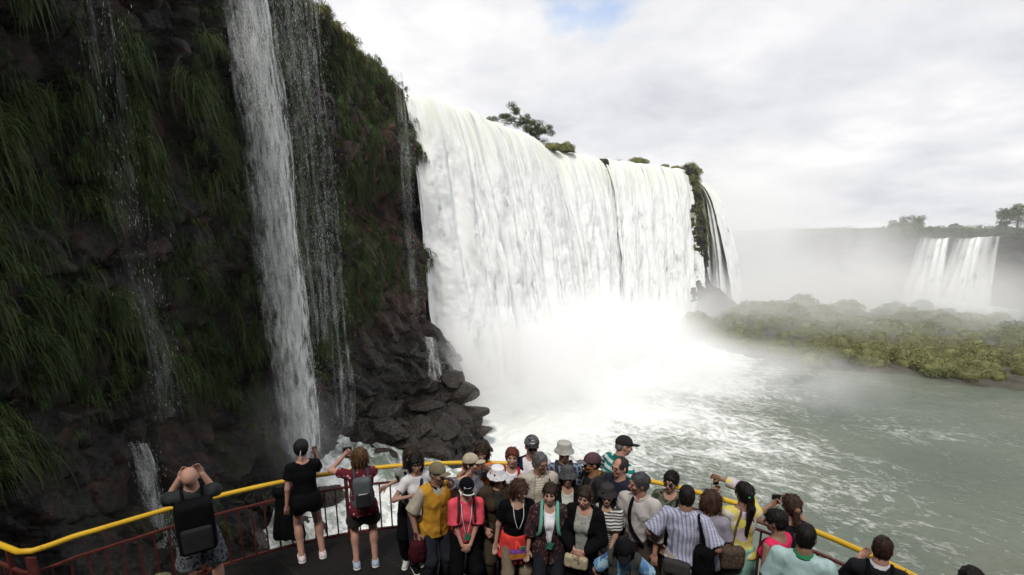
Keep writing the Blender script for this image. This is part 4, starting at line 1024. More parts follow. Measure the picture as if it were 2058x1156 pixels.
# ------------------------------------------------------------ cloth and skin materials
_mc = {}
def cloth(c, pat='plain', c2=(1, 1, 1), sc=1.0, c3=None, rough=.85):
    key = (c, pat, c2, sc, c3)
    if key in _mc: return _mc[key]
    t = Mt('cloth_' + pat, rough, .08); x, y, z = t.sep(); n = t.noise(9.0, 4)
    if pat == 'plain': col = t.mix(t.mr(n, .3, .7), tuple(v * .82 for v in c), tuple(min(1, v * 1.12) for v in c))
    elif pat == 'stripe': f = t.mr(t.math('ABSOLUTE', t.math('SUBTRACT', t.math('FRACT', t.math('MULTIPLY', t.math('ADD', z, t.math('MULTIPLY', n, .01)), sc)), .5)), .22, .27); col = t.mix(f, c, c2)
    elif pat in ('plaid', 'pin'):
        def band(v, s_, a, b): return t.mr(t.math('ABSOLUTE', t.math('SUBTRACT', t.math('FRACT', t.math('MULTIPLY', v, s_)), .5)), a, b)
        u = t.math('ADD', x, t.math('MULTIPLY', y, .8))
        f = band(u, sc, .30, .34); g = band(z, sc * (1 if pat == 'plaid' else 1.6), .34, .38)
        col = t.mix(t.math('MULTIPLY', f, .75 if pat == 'plaid' else .9), c, c2); col = t.mix(t.math('MULTIPLY', g, .6 if pat == 'plaid' else .35), col, c2)
    elif pat == 'floral':
        v = t.voro(sc, None, 'F1', 'Color'); d = t.voro(sc, None, 'F1'); s3 = t.N.new('ShaderNodeSeparateColor'); t.L.new(v, s3.inputs[0])
        cc = t.mix(t.math('GREATER_THAN', s3.outputs[0], .5), c2, c3 or c2); col = t.mix(t.math('MULTIPLY', t.mr(d, .30, .42, 1, 0), t.math('GREATER_THAN', s3.outputs[1], .3)), c, cc)
    elif pat == 'blotch':
        m = t.noise(sc, 3, t.map((1, 1, 1), (c[0] * 9, 1, 2))); col = t.ramp(m, [(.42, c), (.47, c2), (.56, c2), (.61, c3 or c)])
    t.col(col).bump(t.noise(160.0, 2), .25, .002); 
    _mc[key] = t.m; return t.m
def skin_mat(c):
    if ('skin', c) in _mc: return _mc[('skin', c)]
    t = Mt('skin', .5, .35); n = t.noise(14.0, 4); t.col(t.mix(t.mr(n, .3, .7), tuple(v * .88 for v in c), (min(1, c[0] * 1.1), c[1] * 1.04, c[2] * 1.02)))
    _mc[('skin', c)] = t.m; return t.m
def hair_mat(c):
    if ('hair', c) in _mc: return _mc[('hair', c)]
    t = Mt('hair', .55, .3); n = t.noise(1.0, 4, t.map((90, 90, 9))); t.col(t.mix(t.mr(n, .3, .7), tuple(v * .5 for v in c), tuple(v * 1.5 for v in c))).bump(n, .6, .004)
    _mc[('hair', c)] = t.m; return t.m
BLACKC = (.005, .005, .006); KHAKI = (.22, .19, .125); DKB = (.028, .017, .012); BLKH = (.010, .008, .008); BRN = (.055, .026, .017); RBR = (.10, .028, .018); GRY = (.13, .13, .13)
SK1 = (.40, .25, .19); SK2 = (.34, .205, .15); SK3 = (.26, .155, .11); SK4 = (.41, .235, .18)
EYEM = m_plain('eye_dark', (.012, .010, .010), .25, .6); LIPM = m_plain('lips', (.30, .085, .075), .45); GLS = m_plain('dark_lens', (.010, .009, .010), .12, .6); PLB = m_plain('black_plastic', (.012, .012, .013), .35, .5)
WHT = m_plain('white_rubber', (.62, .62, .60), .6); CORD = m_plain('white_cord', (.55, .57, .60), .6); GRN = m_plain('green_tag', (.03, .16, .10), .5)
def ell_mesh(c, r, seg=12):
    u = np.linspace(0, 2 * math.pi, seg + 1)[:-1]; v = np.linspace(.0, math.pi, 8); U, Vv = np.meshgrid(u, v, indexing='ij')
    V = np.stack([np.sin(Vv) * np.cos(U) * r[0] + c[0], np.sin(Vv) * np.sin(U) * r[1] + c[1], np.cos(Vv) * r[2] + c[2]], 2).reshape(-1, 3)
    V2 = np.vstack([V, V[:8]]); return V2, grid_faces(seg + 1, 8)
def rx(a): c, s = math.cos(a), math.sin(a); return np.array([[1, 0, 0], [0, c, -s], [0, s, c]])
def ry(a): c, s = math.cos(a), math.sin(a); return np.array([[c, 0, s], [0, 1, 0], [-s, 0, c]])
def rz(a): c, s = math.cos(a), math.sin(a); return np.array([[c, -s, 0], [s, c, 0], [0, 0, 1]])
def ik(a, b, l1, l2, pole):
    d = b - a; L = np.linalg.norm(d); mx = (l1 + l2) * .995
    if L > mx: b = a + d / L * mx; d = b - a; L = mx
    u = d / L; x = (l1 * l1 - l2 * l2 + L * L) / (2 * L); h = math.sqrt(max(l1 * l1 - x * x, 1e-6))
    pole = np.array(pole, float); pole = pole - u * (pole @ u); pole /= np.linalg.norm(pole) + 1e-9
    return a + u * x + pole * h, b
ARM = dict(down=((.25, -.03, -.09), (.6, 1, 0)), front=((.055, -.21, .06), (1, .25, -.5)), low=((.05, -.19, -.04), (1, .3, -.4)), eye=((.075, -.24, .58), (1, -.2, -.9)), rail=((.30, -.34, .16), (1, .4, -.3)),
           strap=((.14, -.17, .26), (1, .2, -.8)), back=((.22, .1, -.05), (.5, 1, 0)), head=((.13, -.05, .66), (1, -.1, -.3)), hip=((.20, -.02, .06), (1, .5, 0)))
PEOPLE = []
NUD = {852: (-.12, .12), 879: (.02, -.10), 946: (0, .12), 966: (.0, .25), 940: (0, -.12), 995: (.03, .06), 1044: (0, -.14), 1029: (0, .16), 1087: (0, .08), 1104: (0, -.08), 1143: (0, .10), 1174: (0, -.06), 1230: (-.03, .12), 1243: (.02, -.16), 1259: (-.05, .14), 1277: (.02, -.06), 1336: (.10, .10), 1379: (-.03, -.10), 1421: (.08, .10), 1577: (-.05, .08), 1606: (.03, -.05)}
class Person:
    def __init__(s, label, px, py, h=1.62, yaw=0, fem=True, build=1.0, lean=0, side=0, head=(0, 0, 0), aL='down', aR='down', skin=SK1, crouch=0, feet=None, curl=.5, group=None, nobody=False, dxy=(0, 0)):
        s.h = h; q = s.s = h / 1.70; s.fem = fem; s.w = build; s.skin = skin
        s.B = rx(R(lean)) @ ry(R(side)); s.pel = np.array([0, .0 + .25 * math.sin(R(lean)) * .5, (.925 - crouch)]) * q
        s.np_ = s.T(0, .012, .545); head = (head[0], head[1] * .6 - 7, head[2]) if abs(yaw) < 80 else head; s.H = s.B @ rz(R(head[0])) @ rx(R(head[1])) @ ry(R(head[2]))
        s.hc = s.np_ + s.H @ np.array([0, -.022, .115]) * q
        yw = R(yaw) - math.atan2((px - 1029) / 1000, .93); s.yaw = yw; dxy = NUD.get(px, dxy)
        d = ray(px, py); t = (DECK + s.hc[2] - CAMZ) / d[2]; P = np.array([0, 0, CAMZ]) + d * t
        off = rz(yw) @ s.hc; s.loc = (P[0] - off[0] + dxy[0], P[1] - off[1] + dxy[1], DECK)
        s.root = obj('person', None, label=label, cat='person', group=group, loc=s.loc); s.root.rotation_euler.z = yw
        sw = (.160 if fem else .180) * (0.6 + .4 * build); s.sh = {1: s.T(sw, .0, .435), -1: s.T(-sw, .0, .435)}
        s.el, s.wr, s.hd = {}, {}, {}
        for sg, a in ((1, aL), (-1, aR)):
            (w, p) = ARM[a] if isinstance(a, str) else a
            W_ = s.T(w[0] * sg, w[1], w[2]); pole = s.B @ np.array([p[0] * sg, p[1], p[2]])
            s.el[sg], s.wr[sg] = ik(s.sh[sg], W_, .275 * q, .25 * q, pole)
            fd = s.wr[sg] - s.el[sg]; s.hd[sg] = fd / np.linalg.norm(fd)
            if a in ('front', 'low'): s.hd[sg] = s.hd[sg] * .6 + s.B @ np.array([-sg * .7, -.1, -.35]); s.hd[sg] /= np.linalg.norm(s.hd[sg])
            if a == 'eye': s.hd[sg] = s.B @ np.array([-sg * .35, -.35, .85]); s.hd[sg] /= np.linalg.norm(s.hd[sg])
            if a == 'rail': s.hd[sg] = s.hd[sg] * .5 + s.B @ np.array([-sg * .3, -.9, -.4]); s.hd[sg] /= np.linalg.norm(s.hd[sg])
        s.hip, s.kn, s.an = {}, {}, {}
        for sg in (1, -1):
            f = (feet[0] if sg == 1 else feet[1]) if feet else (.10, .02 * sg)
            s.hip[sg] = s.T(.088 * sg, 0, -.03); A_ = np.array([f[0] * sg, f[1] + .02, .085]) * q
            s.kn[sg], s.an[sg] = ik(s.hip[sg], A_, .425 * q, .425 * q, (sg * .15, -1, 0))
        s.curl = curl; s.make_body(); PEOPLE.append(s)
    def T(s, x, y, z): return s.pel + s.B @ (np.array([x, y, z]) * s.s)
    def Hp(s, x, y, z): return s.hc + s.H @ (np.array([x, y, z]) * s.s)
    # --- shared shapes, inflated by e
    def torso(s, g, e, k=.04):
        q, w, f = s.s, s.w, s.fem
        g.ell(s.T(0, .01, -.02), np.array([.155 * w + .01 * f, .112 * w, .13]) * q + e, s.B, k)
        g.ell(s.T(0, -.005, .13), np.array([.138 * w - .012 * f, .102 * w, .16]) * q + e, s.B, k)
        g.ell(s.T(0, .0, .31), np.array([.155 * (.5 + .5 * w) - .01 * f, .108 * (.5 + .5 * w), .165]) * q + e, s.B, k)
        sw = .6 + .4 * w; x = (.150 if not f else .132) * sw
        g.cone(s.T(-x, .008, .428), s.T(x, .008, .428), .054 * q + e, .054 * q + e, k)
        g.cone(s.T(-.05, .015, .455), s.T(.05, .015, .455), .058 * q + e, .058 * q + e, k)
        for sg in (1, -1):
            g.ell(s.T(.07 * sg, .065, -.055), np.array([.085, .075, .085]) * q * w + e, s.B, k)
            if f: g.ell(s.T(.068 * sg, -.085, .305), np.array([.058, .052, .06]) * q + e, s.B, .04)
    def arm(s, g, sg, e, fr, k=.03, loose=0.0):
        q = s.s * (.86 if s.fem else 1.0) * (.5 + .5 * s.w); r0, r1, r2, r3 = .050 * q + e, .040 * q + e + loose, .038 * q + e + loose, .027 * q + e + loose
        a, b, c = s.sh[sg], s.el[sg], s.wr[sg]
        if fr <= 1: g.cone(a, a + (b - a) * fr, r0, r0 + (r1 - r0) * fr + loose, k, flat=fr < 1 or e > 0)
        else:
            g.cone(a, b, r0, r1, k); u = min(fr - 1, 1); g.cone(b, b + (c - b) * u, r2, r2 + (r3 - r2) * u + loose * .5, .02, flat=e > 0)
    def leg(s, g, sg, e, fr, k=.03, loose=0.0):
        q = s.s * (.5 + .5 * s.w); a, b, c = s.hip[sg], s.kn[sg], s.an[sg]
        r = [.084 * q + e, .054 * q + e + loose, .054 * q + e + loose, .036 * q + e + loose * 1.4]
        if fr <= 1: g.cone(a, a + (b - a) * fr, r[0], r[0] + (r[1] - r[0]) * fr + loose, k, flat=fr < 1 or e > 0)
        else:
            g.cone(a, b, r[0], r[1], k); u = min(fr - 1, 1); g.cone(b, b + (c - b) * u, r[2], r[2] + (r[3] - r[2]) * u, .02, flat=e > 0)
            if u > .6: g.ell(b + (c - b) * .28 + np.array([0, .014, 0]) * q, np.array([.05, .052, .10]) * q + e, None, .03)
    def bounds(s, pts, m):
        P = np.array(pts); return P.min(0) - m, P.max(0) + m
    def make_body(s):
        q = s.s; pts = [s.T(0, 0, -.2), s.T(.2, .15, .5), s.T(-.2, -.15, .5), *s.sh.values(), *s.el.values(), *s.wr.values(), *s.kn.values(), *s.an.values()]
        pts += [a + np.array([0, -.17, -.07]) for a in s.an.values()]
        lo, hi = s.bounds(pts, .10); lo[2] = min(lo[2], -.01); hi[2] = max(hi[2], s.np_[2] + .08)
        g = SD(lo, hi, .0125); s.torso(g, 0)
        nr = (.052 if s.fem else .060) * q
        g.cone(s.T(0, .018, .43), s.np_, nr * 1.15, nr, .03); g.cone(s.np_, s.Hp(0, .01, -.03), nr, nr, .02)
        for sg in (1, -1):
            s.arm(g, sg, 0, 2); s.leg(g, sg, 0, 2)
            a = s.an[sg]; g.cone(a + np.array([0, .035, -.045]) * q, a + np.array([.01 * sg, -.125, -.055]) * q, .034 * q, .026 * q, .03)
        V, Q = g.mesh(); V = relax(V, Q, 1, .3); Vs, Qs = [V], [Q]; n0 = len(V)
        # head on a finer grid
        c = s.hc; g = SD(c - .19, c + .17, .0068); H = s.H; P = lambda x, y, z: s.Hp(x, y, z)
        g.ell(P(0, .014, .026), np.array([.074, .094, .09]) * q, H, .02); g.ell(P(0, -.018, -.045), np.array([.055, .068, .064]) * q, H, .03)
        g.ell(P(0, -.058, -.088), np.array([.026, .024, .022]) * q, H, .025)
        g.ell(P(0, -.074, .024), np.array([.050, .018, .014]) * q, H, .015)
        for sg in (1, -1):
            g.ell(P(.034 * sg, -.060, -.024), np.array([.028, .028, .026]) * q, H, .02)
            g.ell(P(.031 * sg, -.096, .003), np.array([.017, .013, .010]) * q, H, .012, 'sub')
            g.ell(P(.076 * sg, .012, -.010), np.array([.011, .019, .031]) * q, H, .008)
        g.cone(P(0, -.084, .008), P(0, -.106, -.028), .009 * q, .014 * q, .010)
        g.ell(P(0, -.086, -.056), np.array([.024, .011, .010]) * q, H, .008)
        g.cone(s.np_ - (s.np_ - s.T(0, .018, .43)) * .3, s.Hp(0, .01, -.03), nr * 1.02, nr, .025)
        V, Q = g.mesh(); Vs.append(V); Qs.append(Q + n0); n0 += len(V)
        for sg in (1, -1):
            V, Q = s.hand(sg); Vs.append(V); Qs.append(Q + n0); n0 += len(V)
        obj('body', new_mesh('body', np.vstack(Vs), np.vstack(Qs), True), skin_mat(s.skin), s.root)
    def hand(s, sg):
        q = s.s * (.92 if s.fem else 1.02); w = s.wr[sg]; hd = s.hd[sg]
        side = np.cross(hd, s.B @ np.array([0, 1, 0])); side /= np.linalg.norm(side) + 1e-9; pn = np.cross(side, hd)
        if (pn @ (s.T(0, 0, .2) - w)) < 0: pn = -pn
        M = np.stack([side, pn, hd], 1); g = SD(w - .21, w + .21, .0062)
        g.cone(w - (w - s.el[sg]) / np.linalg.norm(w - s.el[sg]) * .05, w, .028 * q * .9, .024 * q, .01)
        g.ell(w + hd * .048 * q, np.array([.040, .015, .052]) * q, M, .015)
        cu = s.curl
        for k, (o, l) in enumerate(((-.029, .066), (-.010, .076), (.010, .072), (.028, .056))):
            a = w + (hd * .088 + side * o * .95) * q; d1 = hd * math.cos(cu) + pn * math.sin(cu) + side * o * 2.5; d1 /= np.linalg.norm(d1); b = a + d1 * l * .52 * q
            c2 = cu * 2.1; d2 = hd * math.cos(c2) + pn * math.sin(c2); e = b + d2 * l * .5 * q
            g.cone(a - hd * .01, b, .0095 * q, .0085 * q, .004); g.cone(b, e, .0085 * q, .0072 * q, .004)
        st = -1 if (side @ (s.B @ np.array([-sg, -.6, 0]))) < 0 else 1
        a = w + (hd * .026 + side * st * .030) * q; d = hd * .70 + side * st * .60 + pn * .35; b = a + d * .040 * q; g.cone(a, b, .013 * q, .010 * q, .01); g.cone(b, b + (hd * .85 + side * st * .15 + pn * .4) * .028 * q, .010 * q, .008 * q, .004)
        return g.mesh()
    def piece(s, name, g, mat, wr=0.0, label=None, seed=0, par=None, sm=1):
        V, Q = g.mesh()
        if len(V) == 0: return None
        V = relax(V, Q, sm, .4)
        if wr:
            N_ = vnorm(V, Q); o = s.loc[0] * 3
            f = fbm(V[:, 0] * 7 + o, V[:, 1] * 7, V[:, 2] * 5, 3, 7 + seed); f = -np.abs(f) * 2 + .55 + .5 * fbm(V[:, 0] * 22 + o, V[:, 1] * 22, V[:, 2] * 13, 2, 9)
            V = V + N_ * (f * wr * 1.5)[:, None]
        o = obj(name, new_mesh(name, V, Q, True), mat, par or s.root, label); return o
    def top(s, mat, e=.014, sl=.75, hem=-.08, neck=(.078, .085, .07), wr=.006, loose=.010, opn=None, name='shirt', ndrop=0, flare=.0, nl=None):
        q = s.s; pts = [s.T(.26, .2, hem), s.T(-.26, -.22, hem), s.T(.2, .1, .56), s.T(-.2, 0, .56), s.T(0, -.2, .4), *s.sh.values()]
        for sg in (1, -1):
            if sl > 0: pts.append(s.sh[sg] + (s.el[sg] - s.sh[sg]) * min(sl, 1))
            if sl > 1: pts.append(s.wr[sg])
        lo, hi = s.bounds(pts, .09 + e); g = SD(lo, hi, .0115); s.torso(g, e)
        if hem < -.1 or flare: g.frust(s.T(0, .012, 0), s.B, hem * q, .04 * q, (.160 * s.w + flare) * q + e, .150 * s.w * q + e, .74, k=.03)
        g.cut(s.T(0, 0, hem), s.B @ np.array([0, 0, -1.0]))
        for sg in (1, -1):
            if sl > 0: s.arm(g, sg, e, sl, .03, loose)
        g.ell(s.T(0, .0 - ndrop * .35, .535 - ndrop), (np.array(neck) + np.array([0, ndrop * .3, ndrop * .8])) * q, s.B, .012, 'sub')
        if sl <= 0:
            for sg in (1, -1): g.ell(s.sh[sg] + s.B @ np.array([.045 * sg, 0, -.03]), (.045, .10, .075), s.B, .01, 'sub')
        if opn: g.wedge(None, s.pel, s.B, opn[0], opn[1], 0.0, .42 * q)
        return s.piece(name, g, mat, wr)
    def pants(s, mat, e=.012, fr=1.95, loose=.012, wr=.006, waist=.075, name='trousers'):
        q = s.s; pts = [s.T(.2, .18, waist), s.T(-.2, -.16, waist), *s.kn.values()] + ([*s.an.values()] if fr > 1 else [])
        lo, hi = s.bounds(pts, .12); g = SD(lo, hi, .0125); s.torso(g, e)
        g.cut(s.T(0, 0, waist), s.B @ np.array([0, 0, 1.0]))
        for sg in (1, -1): s.leg(g, sg, e, fr, .025, loose)
        return s.piece(name, g, mat, wr)
    def skirt(s, mat, z0=-.30, z1=.06, r=.22, e=.016, name='skirt', wr=.008):
        q = s.s; g = SD(*s.bounds([s.T(.28, .25, z0), s.T(-.28, -.25, z1)], .06), .0115)
        g.frust(s.T(0, .012, 0), s.B, z0 * q, z1 * q, r * q, .15 * s.w * q + e, .78); return s.piece(name, g, mat, wr)
    def shoes(s, mat=None, sole=None):
        q = s.s
        for sg in (1, -1):
            a = s.an[sg]; g = SD(a - .2, a + np.array([.12, .12, .1]), .0095)
            g.cone(a + np.array([0, .035, -.040]) * q, a + np.array([.01 * sg, -.13, -.050]) * q, .046 * q, .036 * q, .03); g.cone(a, a + np.array([0, .01, -.04]), .045 * q, .046 * q, .02)
            g.cut(np.array([0, 0, .012]), (0, 0, -1.0)); g.cut(a + np.array([0, 0, .012]), (0, 0, 1.0))
            o = s.piece('shoe', g, mat or cloth(BLACKC), 0)
            g = SD(a - .2, a + np.array([.12, .12, .05]), .0085); g.cone(a + np.array([0, .035, -.06]) * q, a + np.array([.01 * sg, -.135, -.065]) * q, .050 * q, .040 * q, .02)
            g.cut(np.array([0, 0, .003]), (0, 0, -1.0)); g.cut(np.array([0, 0, .030]), (0, 0, 1.0)); s.piece('sole', g, sole or WHT, 0, par=o)
    def face(s, brow=BLKH, eyes=True, mouth=True):
        M = Matrix([[*(s.H[i] * s.s), s.hc[i]] for i in range(3)] + [[0, 0, 0, 1]])
        def add(n, c, r, m): V, F = ell_mesh(c, r); o = obj(n, new_mesh(n, V, F), m, s.root); o.matrix_local = M
        for sg in (1, -1):
            if eyes: add('eye', (.031 * sg, -.083, .003), (.0112, .009, .0040), EYEM)
            add('eyebrow', (.032 * sg, -.0875, .021), (.016, .006, .0028), hair_mat(brow))
        if mouth: add('mouth', (0, -.0925, -.0565), (.021, .0075, .006), LIPM)
    def hair(s, c=BLKH, st='short', seed=1, hat=False):
        q = s.s; H = s.H; P = s.Hp; ext = .5 if st in ('pony', 'long') else .2
        g = SD(s.hc - np.array([.22, .22, ext + .02]), s.hc + .21, .0075)
        if st in ('short', 'recede', 'crop'):
            b = {'short': .010, 'recede': .006, 'crop': .003}[st]
            g.ell(P(0, .018, .032), np.array([.074 + b, .094 + b, .088 + b]) * q, H, .02); g.ell(P(0, .055, -.02), np.array([.068 + b, .052, .06]) * q, H, .02)
            g.ell(P(0, -.088, -.040), np.array([.066, .080, .112 if st != 'short' or not s.fem else .100]) * q, H, .008, 'sub'); 
            if st == 'recede': g.ell(P(0, -.07, .085), np.array([.052, .075, .06]) * q, H, .01, 'sub')
            g.ell(P(0, .0, -.10), np.array([.10, .075, .065]) * q, H, .01, 'sub')
            if st == 'short' and s.fem: g.cone(P(-.035, -.066, .068), P(.04, -.066, .062), .018 * q, .018 * q, .02)
        else:
            g.ell(P(0, .02, .034), np.array([.088, .108, .098]) * q, H, .02)
            if st in ('bob', 'long', 'fluff'):
                w = .010 if st == 'fluff' else 0
                for sg in (1, -1): g.cone(P(.062 * sg, .012, .03), P(.072 * sg, .02, -.075), (.034 + w) * q, (.030 + w) * q, .03)
                g.ell(P(0, .055, -.035), np.array([.086 + w, .058 + w, .085]) * q, H, .03)
            if st == 'long':
                g.cone(P(0, .06, -.04), P(0, .075, -.22), .082 * q, .055 * q, .03)
                for sg in (1, -1): g.cone(P(.068 * sg, .01, -.04), P(.075 * sg, -.01, -.19), .030 * q, .020 * q, .02)
            if st in ('pony', 'tied', 'bun'): g.ell(P(0, .05, -.01), np.array([.078, .06, .07]) * q, H, .02)
            if st == 'pony': g.ell(P(0, .125, .045), np.array([.03, .03, .03]) * q, H, .02); g.cone(P(0, .13, .045), P(.0, .165, -.10), .030 * q, .040 * q, .02); g.cone(P(0, .165, -.10), P(0, .14, -.42), .040 * q, .018 * q, .02)
            if st == 'tied': g.cone(P(0, .115, .0), P(0, .14, -.14), .032 * q, .03 * q, .02)
            g.ell(P(0, -.098, -.040), np.array([.058, .085, .092]) * q, H, .010, 'sub')
            g.cone(P(-.045, -.068, .052), P(.02, -.075, .058), .020 * q, .014 * q, .015)
            if st in ('pony', 'tied', 'bun'):
                for sg in (1, -1): g.ell(P(.085 * sg, -.02, -.06), np.array([.04, .07, .055]) * q, H, .01, 'sub')
        V, Q = g.mesh(); N_ = vnorm(V, Q); L_ = (V - s.hc) @ s.H
        a = np.arctan2(L_[:, 0], L_[:, 1]) * 5 + seed; f = fbm(a * 1.6, L_[:, 2] * 9, a * 0 + seed, 3, seed + 3)
        V = V + N_ * (f * .010 + .005 * vn(a * 6, L_[:, 2] * 14, a * 0, seed))[:, None]; 
        rs = np.random.RandomState(int(abs(s.loc[0]) * 997) + seed); m = 260 if st in ('crop', 'pony', 'tied', 'bun') else 700; i = rs.randint(0, len(V), m); up = (V[i] - s.hc) @ s.H[:, 2]
        dn = -s.H[:, 2] * .8 + np.array([0, 0, -.4]); D = dn - N_[i] * (N_[i] @ dn)[:, None] * .9 + N_[i] * .22 + rs.normal(size=(m, 3)) * .22
        ln = {'crop': .018, 'short': .035, 'recede': .025, 'bun': .03, 'pony': .045, 'tied': .045}.get(st, .06) * (.5 + rs.rand(m)); keep = ~(((V[i] - s.hc) @ s.H[:, 1] < -.06) & (up < .03)) & ((up < -.02) if hat else True); B_, F_, _t = blades((V[i] - N_[i] * .004)[keep], D[keep], ln[keep], .006, .15, 3, seed)
        obj('hair', new_mesh('hair', np.vstack([V, B_]), [Q, F_ + len(V)], True), hair_mat(c), s.root)
    def cap(s, mat, vis=None, down=12, back=False, badge=None, name='cap'):
        q = s.s; H = s.H; P = s.Hp; g = SD(s.hc - .22, s.hc + .22, .0075)
        g.ell(P(0, .012, .038), np.array([.092, .112, .101]) * q, H, .02); g.cut(P(0, 0, .030), H @ np.array([0, -.12, -1.0]) / 1.007)
        o = s.piece(name, g, mat, .002); sgn = -1
        g = SD(s.hc - .26, s.hc + .26, .006); Hv = H @ rx(R(-down if not back else down)); 
        c = P(0, -.118 if not back else .13, .026)
        g.ell(c, np.array([.070, .085, .030]) * q, Hv, .004); g.ell(c - Hv[:, 2] * .012 * q, np.array([.080, .1, .030]) * q, Hv, .004, 'sub')
        s.piece('visor', g, mat if vis is WHT else (vis or mat), 0, par=o)
        if vis is WHT:
            o2 = s.piece
            for k in range(9):
                a0, a1 = math.pi * (.08 + .84 * k / 9), math.pi * (.08 + .84 * (k + 1) / 9); p0 = c + Hv @ np.array([.069 * math.cos(a0), -.084 * math.sin(a0), .004]) * q; p1 = c + Hv @ np.array([.069 * math.cos(a1), -.084 * math.sin(a1), .004]) * q
                if k == 0: g = SD(s.hc - .28, s.hc + .28, .006)
                g.cone(p0, p1, .0075, .0075, .003)
            s.piece('visor_edge', g, WHT, 0, par=o)
        if badge:
            for (x0, x1, zc, r) in badge[1]:
                g = SD(P((x0 + x1) / 2, -.09, zc) - .07, P((x0 + x1) / 2, -.09, zc) + .07, .0045); 
                zz = lambda x: .011 - math.sqrt(max(0, 1 - (x / .092) ** 2 - ((zc - .038) / .101) ** 2)) * .112
                g.cone(P(x0, zz(x0), zc), P(x1, zz(x1), zc), r * q, r * q, .002); s.piece('cap_mark', g, badge[0], 0, par=o)
        return o
    def bucket(s, mat, brim=.150, band=None, name='hat', tilt=0, top=.080):
        q = s.s; H = s.H @ rx(R(tilt)); g = SD(s.hc - .25, s.hc + .25, .0075); c = s.Hp(0, .010, .030)
        g.frust(c, H, .0, .090 * q, .099 * q, (top - .002) * q, 1.14, k=.012); g.ell(c + H[:, 2] * .075 * q, np.array([(top - .004), (top + .010), .032]) * q, H, .012); g.frust(c, H, -.030 * q, .012 * q, brim * q, .098 * q, 1.08, th=.005, k=.01)
        o = s.piece(name, g, mat, .002)
        if band: g = SD(s.hc - .25, s.hc + .25, .0075); g.frust(c, H, .010 * q, .032 * q, .0985 * q, .094 * q, 1.12, k=.004); s.piece('hat_band', g, band, 0, par=o)
        return o
    def glasses(s, dark=False):
        q = s.s; P = s.Hp; r = .017 if dark else .015; o = None
        g = SD(s.hc - .14, s.hc + .14, .0045 if not dark else .005)
        for sg in (1, -1):
            c = P(.031 * sg, -.103, .0)
            if dark: g.ell(c, np.array([.023, .007, .017]) * q, s.H, .004)
            else:
                for k in range(10):
                    a, b = k * .628, (k + 1) * .628; g.cone(P(.031 * sg + .020 * math.cos(a), -.104, .015 * math.sin(a)), P(.031 * sg + .020 * math.cos(b), -.104, .015 * math.sin(b)), .0032, .0032, .002)
            g.cone(P(.052 * sg, -.100, .004), P(.079 * sg, .0, .004), .0035, .0035, .002)
        g.cone(P(-.012, -.107, .004), P(.012, -.107, .004), .0035, .0035, .002)
        s.piece('sunglasses' if dark else 'glasses', g, GLS if dark else PLB, 0, sm=0)
    def tubepart(s, name, pts, r, mat, par=None, frame='T', n=6, label=None):
        P = np.array([getattr(s, frame)(*p) for p in pts]); C = catmull(P, 6) if len(P) > 2 else P; V, F, T = tube(C, r, n); return obj(name, new_mesh(name, V, [F, T]), mat, par or s.root, label)
    def lanyard(s, z=.12, mat=None, tag=None):
        y = -.150 * (.5 + .5 * s.w) - (.012 if s.fem else 0)
        for sg in (1, -1): s.tubepart('lanyard', [(.05 * sg, .06, .50), (.062 * sg, -.04, .49), (.055 * sg, y + .01, .36), (.01 * sg, y - .005, z)], .0042, mat or CORD)
        if tag: V, F = boxm((-.028, -.006, -.038), (.028, .006, .038)); o = obj('tag', new_mesh('tag', V, F, False), tag, s.root); o.location = s.T(0.01, y - .01, z - .03); o.rotation_euler = (0, R(20), 0)
    def straps(s, mat, e=.016, par=None, r=.017, cross=False):
        y = -.125 * (.5 + .5 * s.w) - e
        for sg in ((1, -1) if not cross else ()):
            s.tubepart('strap', [(.085 * sg, .125 + e, .34), (.088 * sg, .07, .475 + e), (.092 * sg, -.03, .490 + e), (.098 * sg, y + .01, .36), (.115 * sg, y + .015, .22), (.145 * sg, -.02, .10), (.11 * sg, .13, .06)], r, mat, par)
    def at_root(s, o): o.location = s.loc; o.rotation_euler = (0, 0, s.yaw); return o
    def backpack(s, mat, lb, size=(.14, .075, .22), z=.24, mat2=None, e=.015, marks=None, pocket=True, strapm=None):
        g = SD(*s.bounds([s.T(.2, .1, z - .34), s.T(-.2, .36, z + .34)], .06), .011); y = .125 + size[1] + e
        g.box(s.T(0, y, z), np.array(size) * s.s, s.B, .055, .02)
        root = s.at_root(obj('backpack', None, label=lb, cat='backpack')); o = s.piece('pack_body', g, mat, .005, par=root)
        if pocket: g = SD(*s.bounds([s.T(.2, .1, z - .34), s.T(-.2, .45, z + .34)], .06), .010); g.box(s.T(0, y + size[1] * .8, z - size[2] * .38), np.array([size[0] * .8, size[1] * .5, size[2] * .48]) * s.s, s.B, .03, .02); s.piece('pocket', g, mat2 or mat, .003, par=root)
        s.straps(strapm or mat, par=root)
        if marks:
            for (x0, x1, zz, r, yy) in marks[1]: s.tubepart('mark', [(x0, y + yy, z + zz), (x1, y + yy, z + zz)], r, marks[0], root)
        return root
    def bag(s, c, size, mat, lb, cat='bag', strap=None, M=None, rd=.03, wr=.006, name='bag', strapr=.012):
        root = s.at_root(obj(name, None, label=lb, cat=cat)); p = s.T(*c); g = SD(p - max(size) * 1.9 - .04, p + max(size) * 1.9 + .04, .0095); g.box(p, np.array(size), (s.B if M is None else s.B @ M), rd, .01)
        s.piece('pouch', g, mat, wr, par=root)
        if strap: s.tubepart('strap', strap, strapr, mat if not isinstance(mat, list) else mat[0], root)
        return root
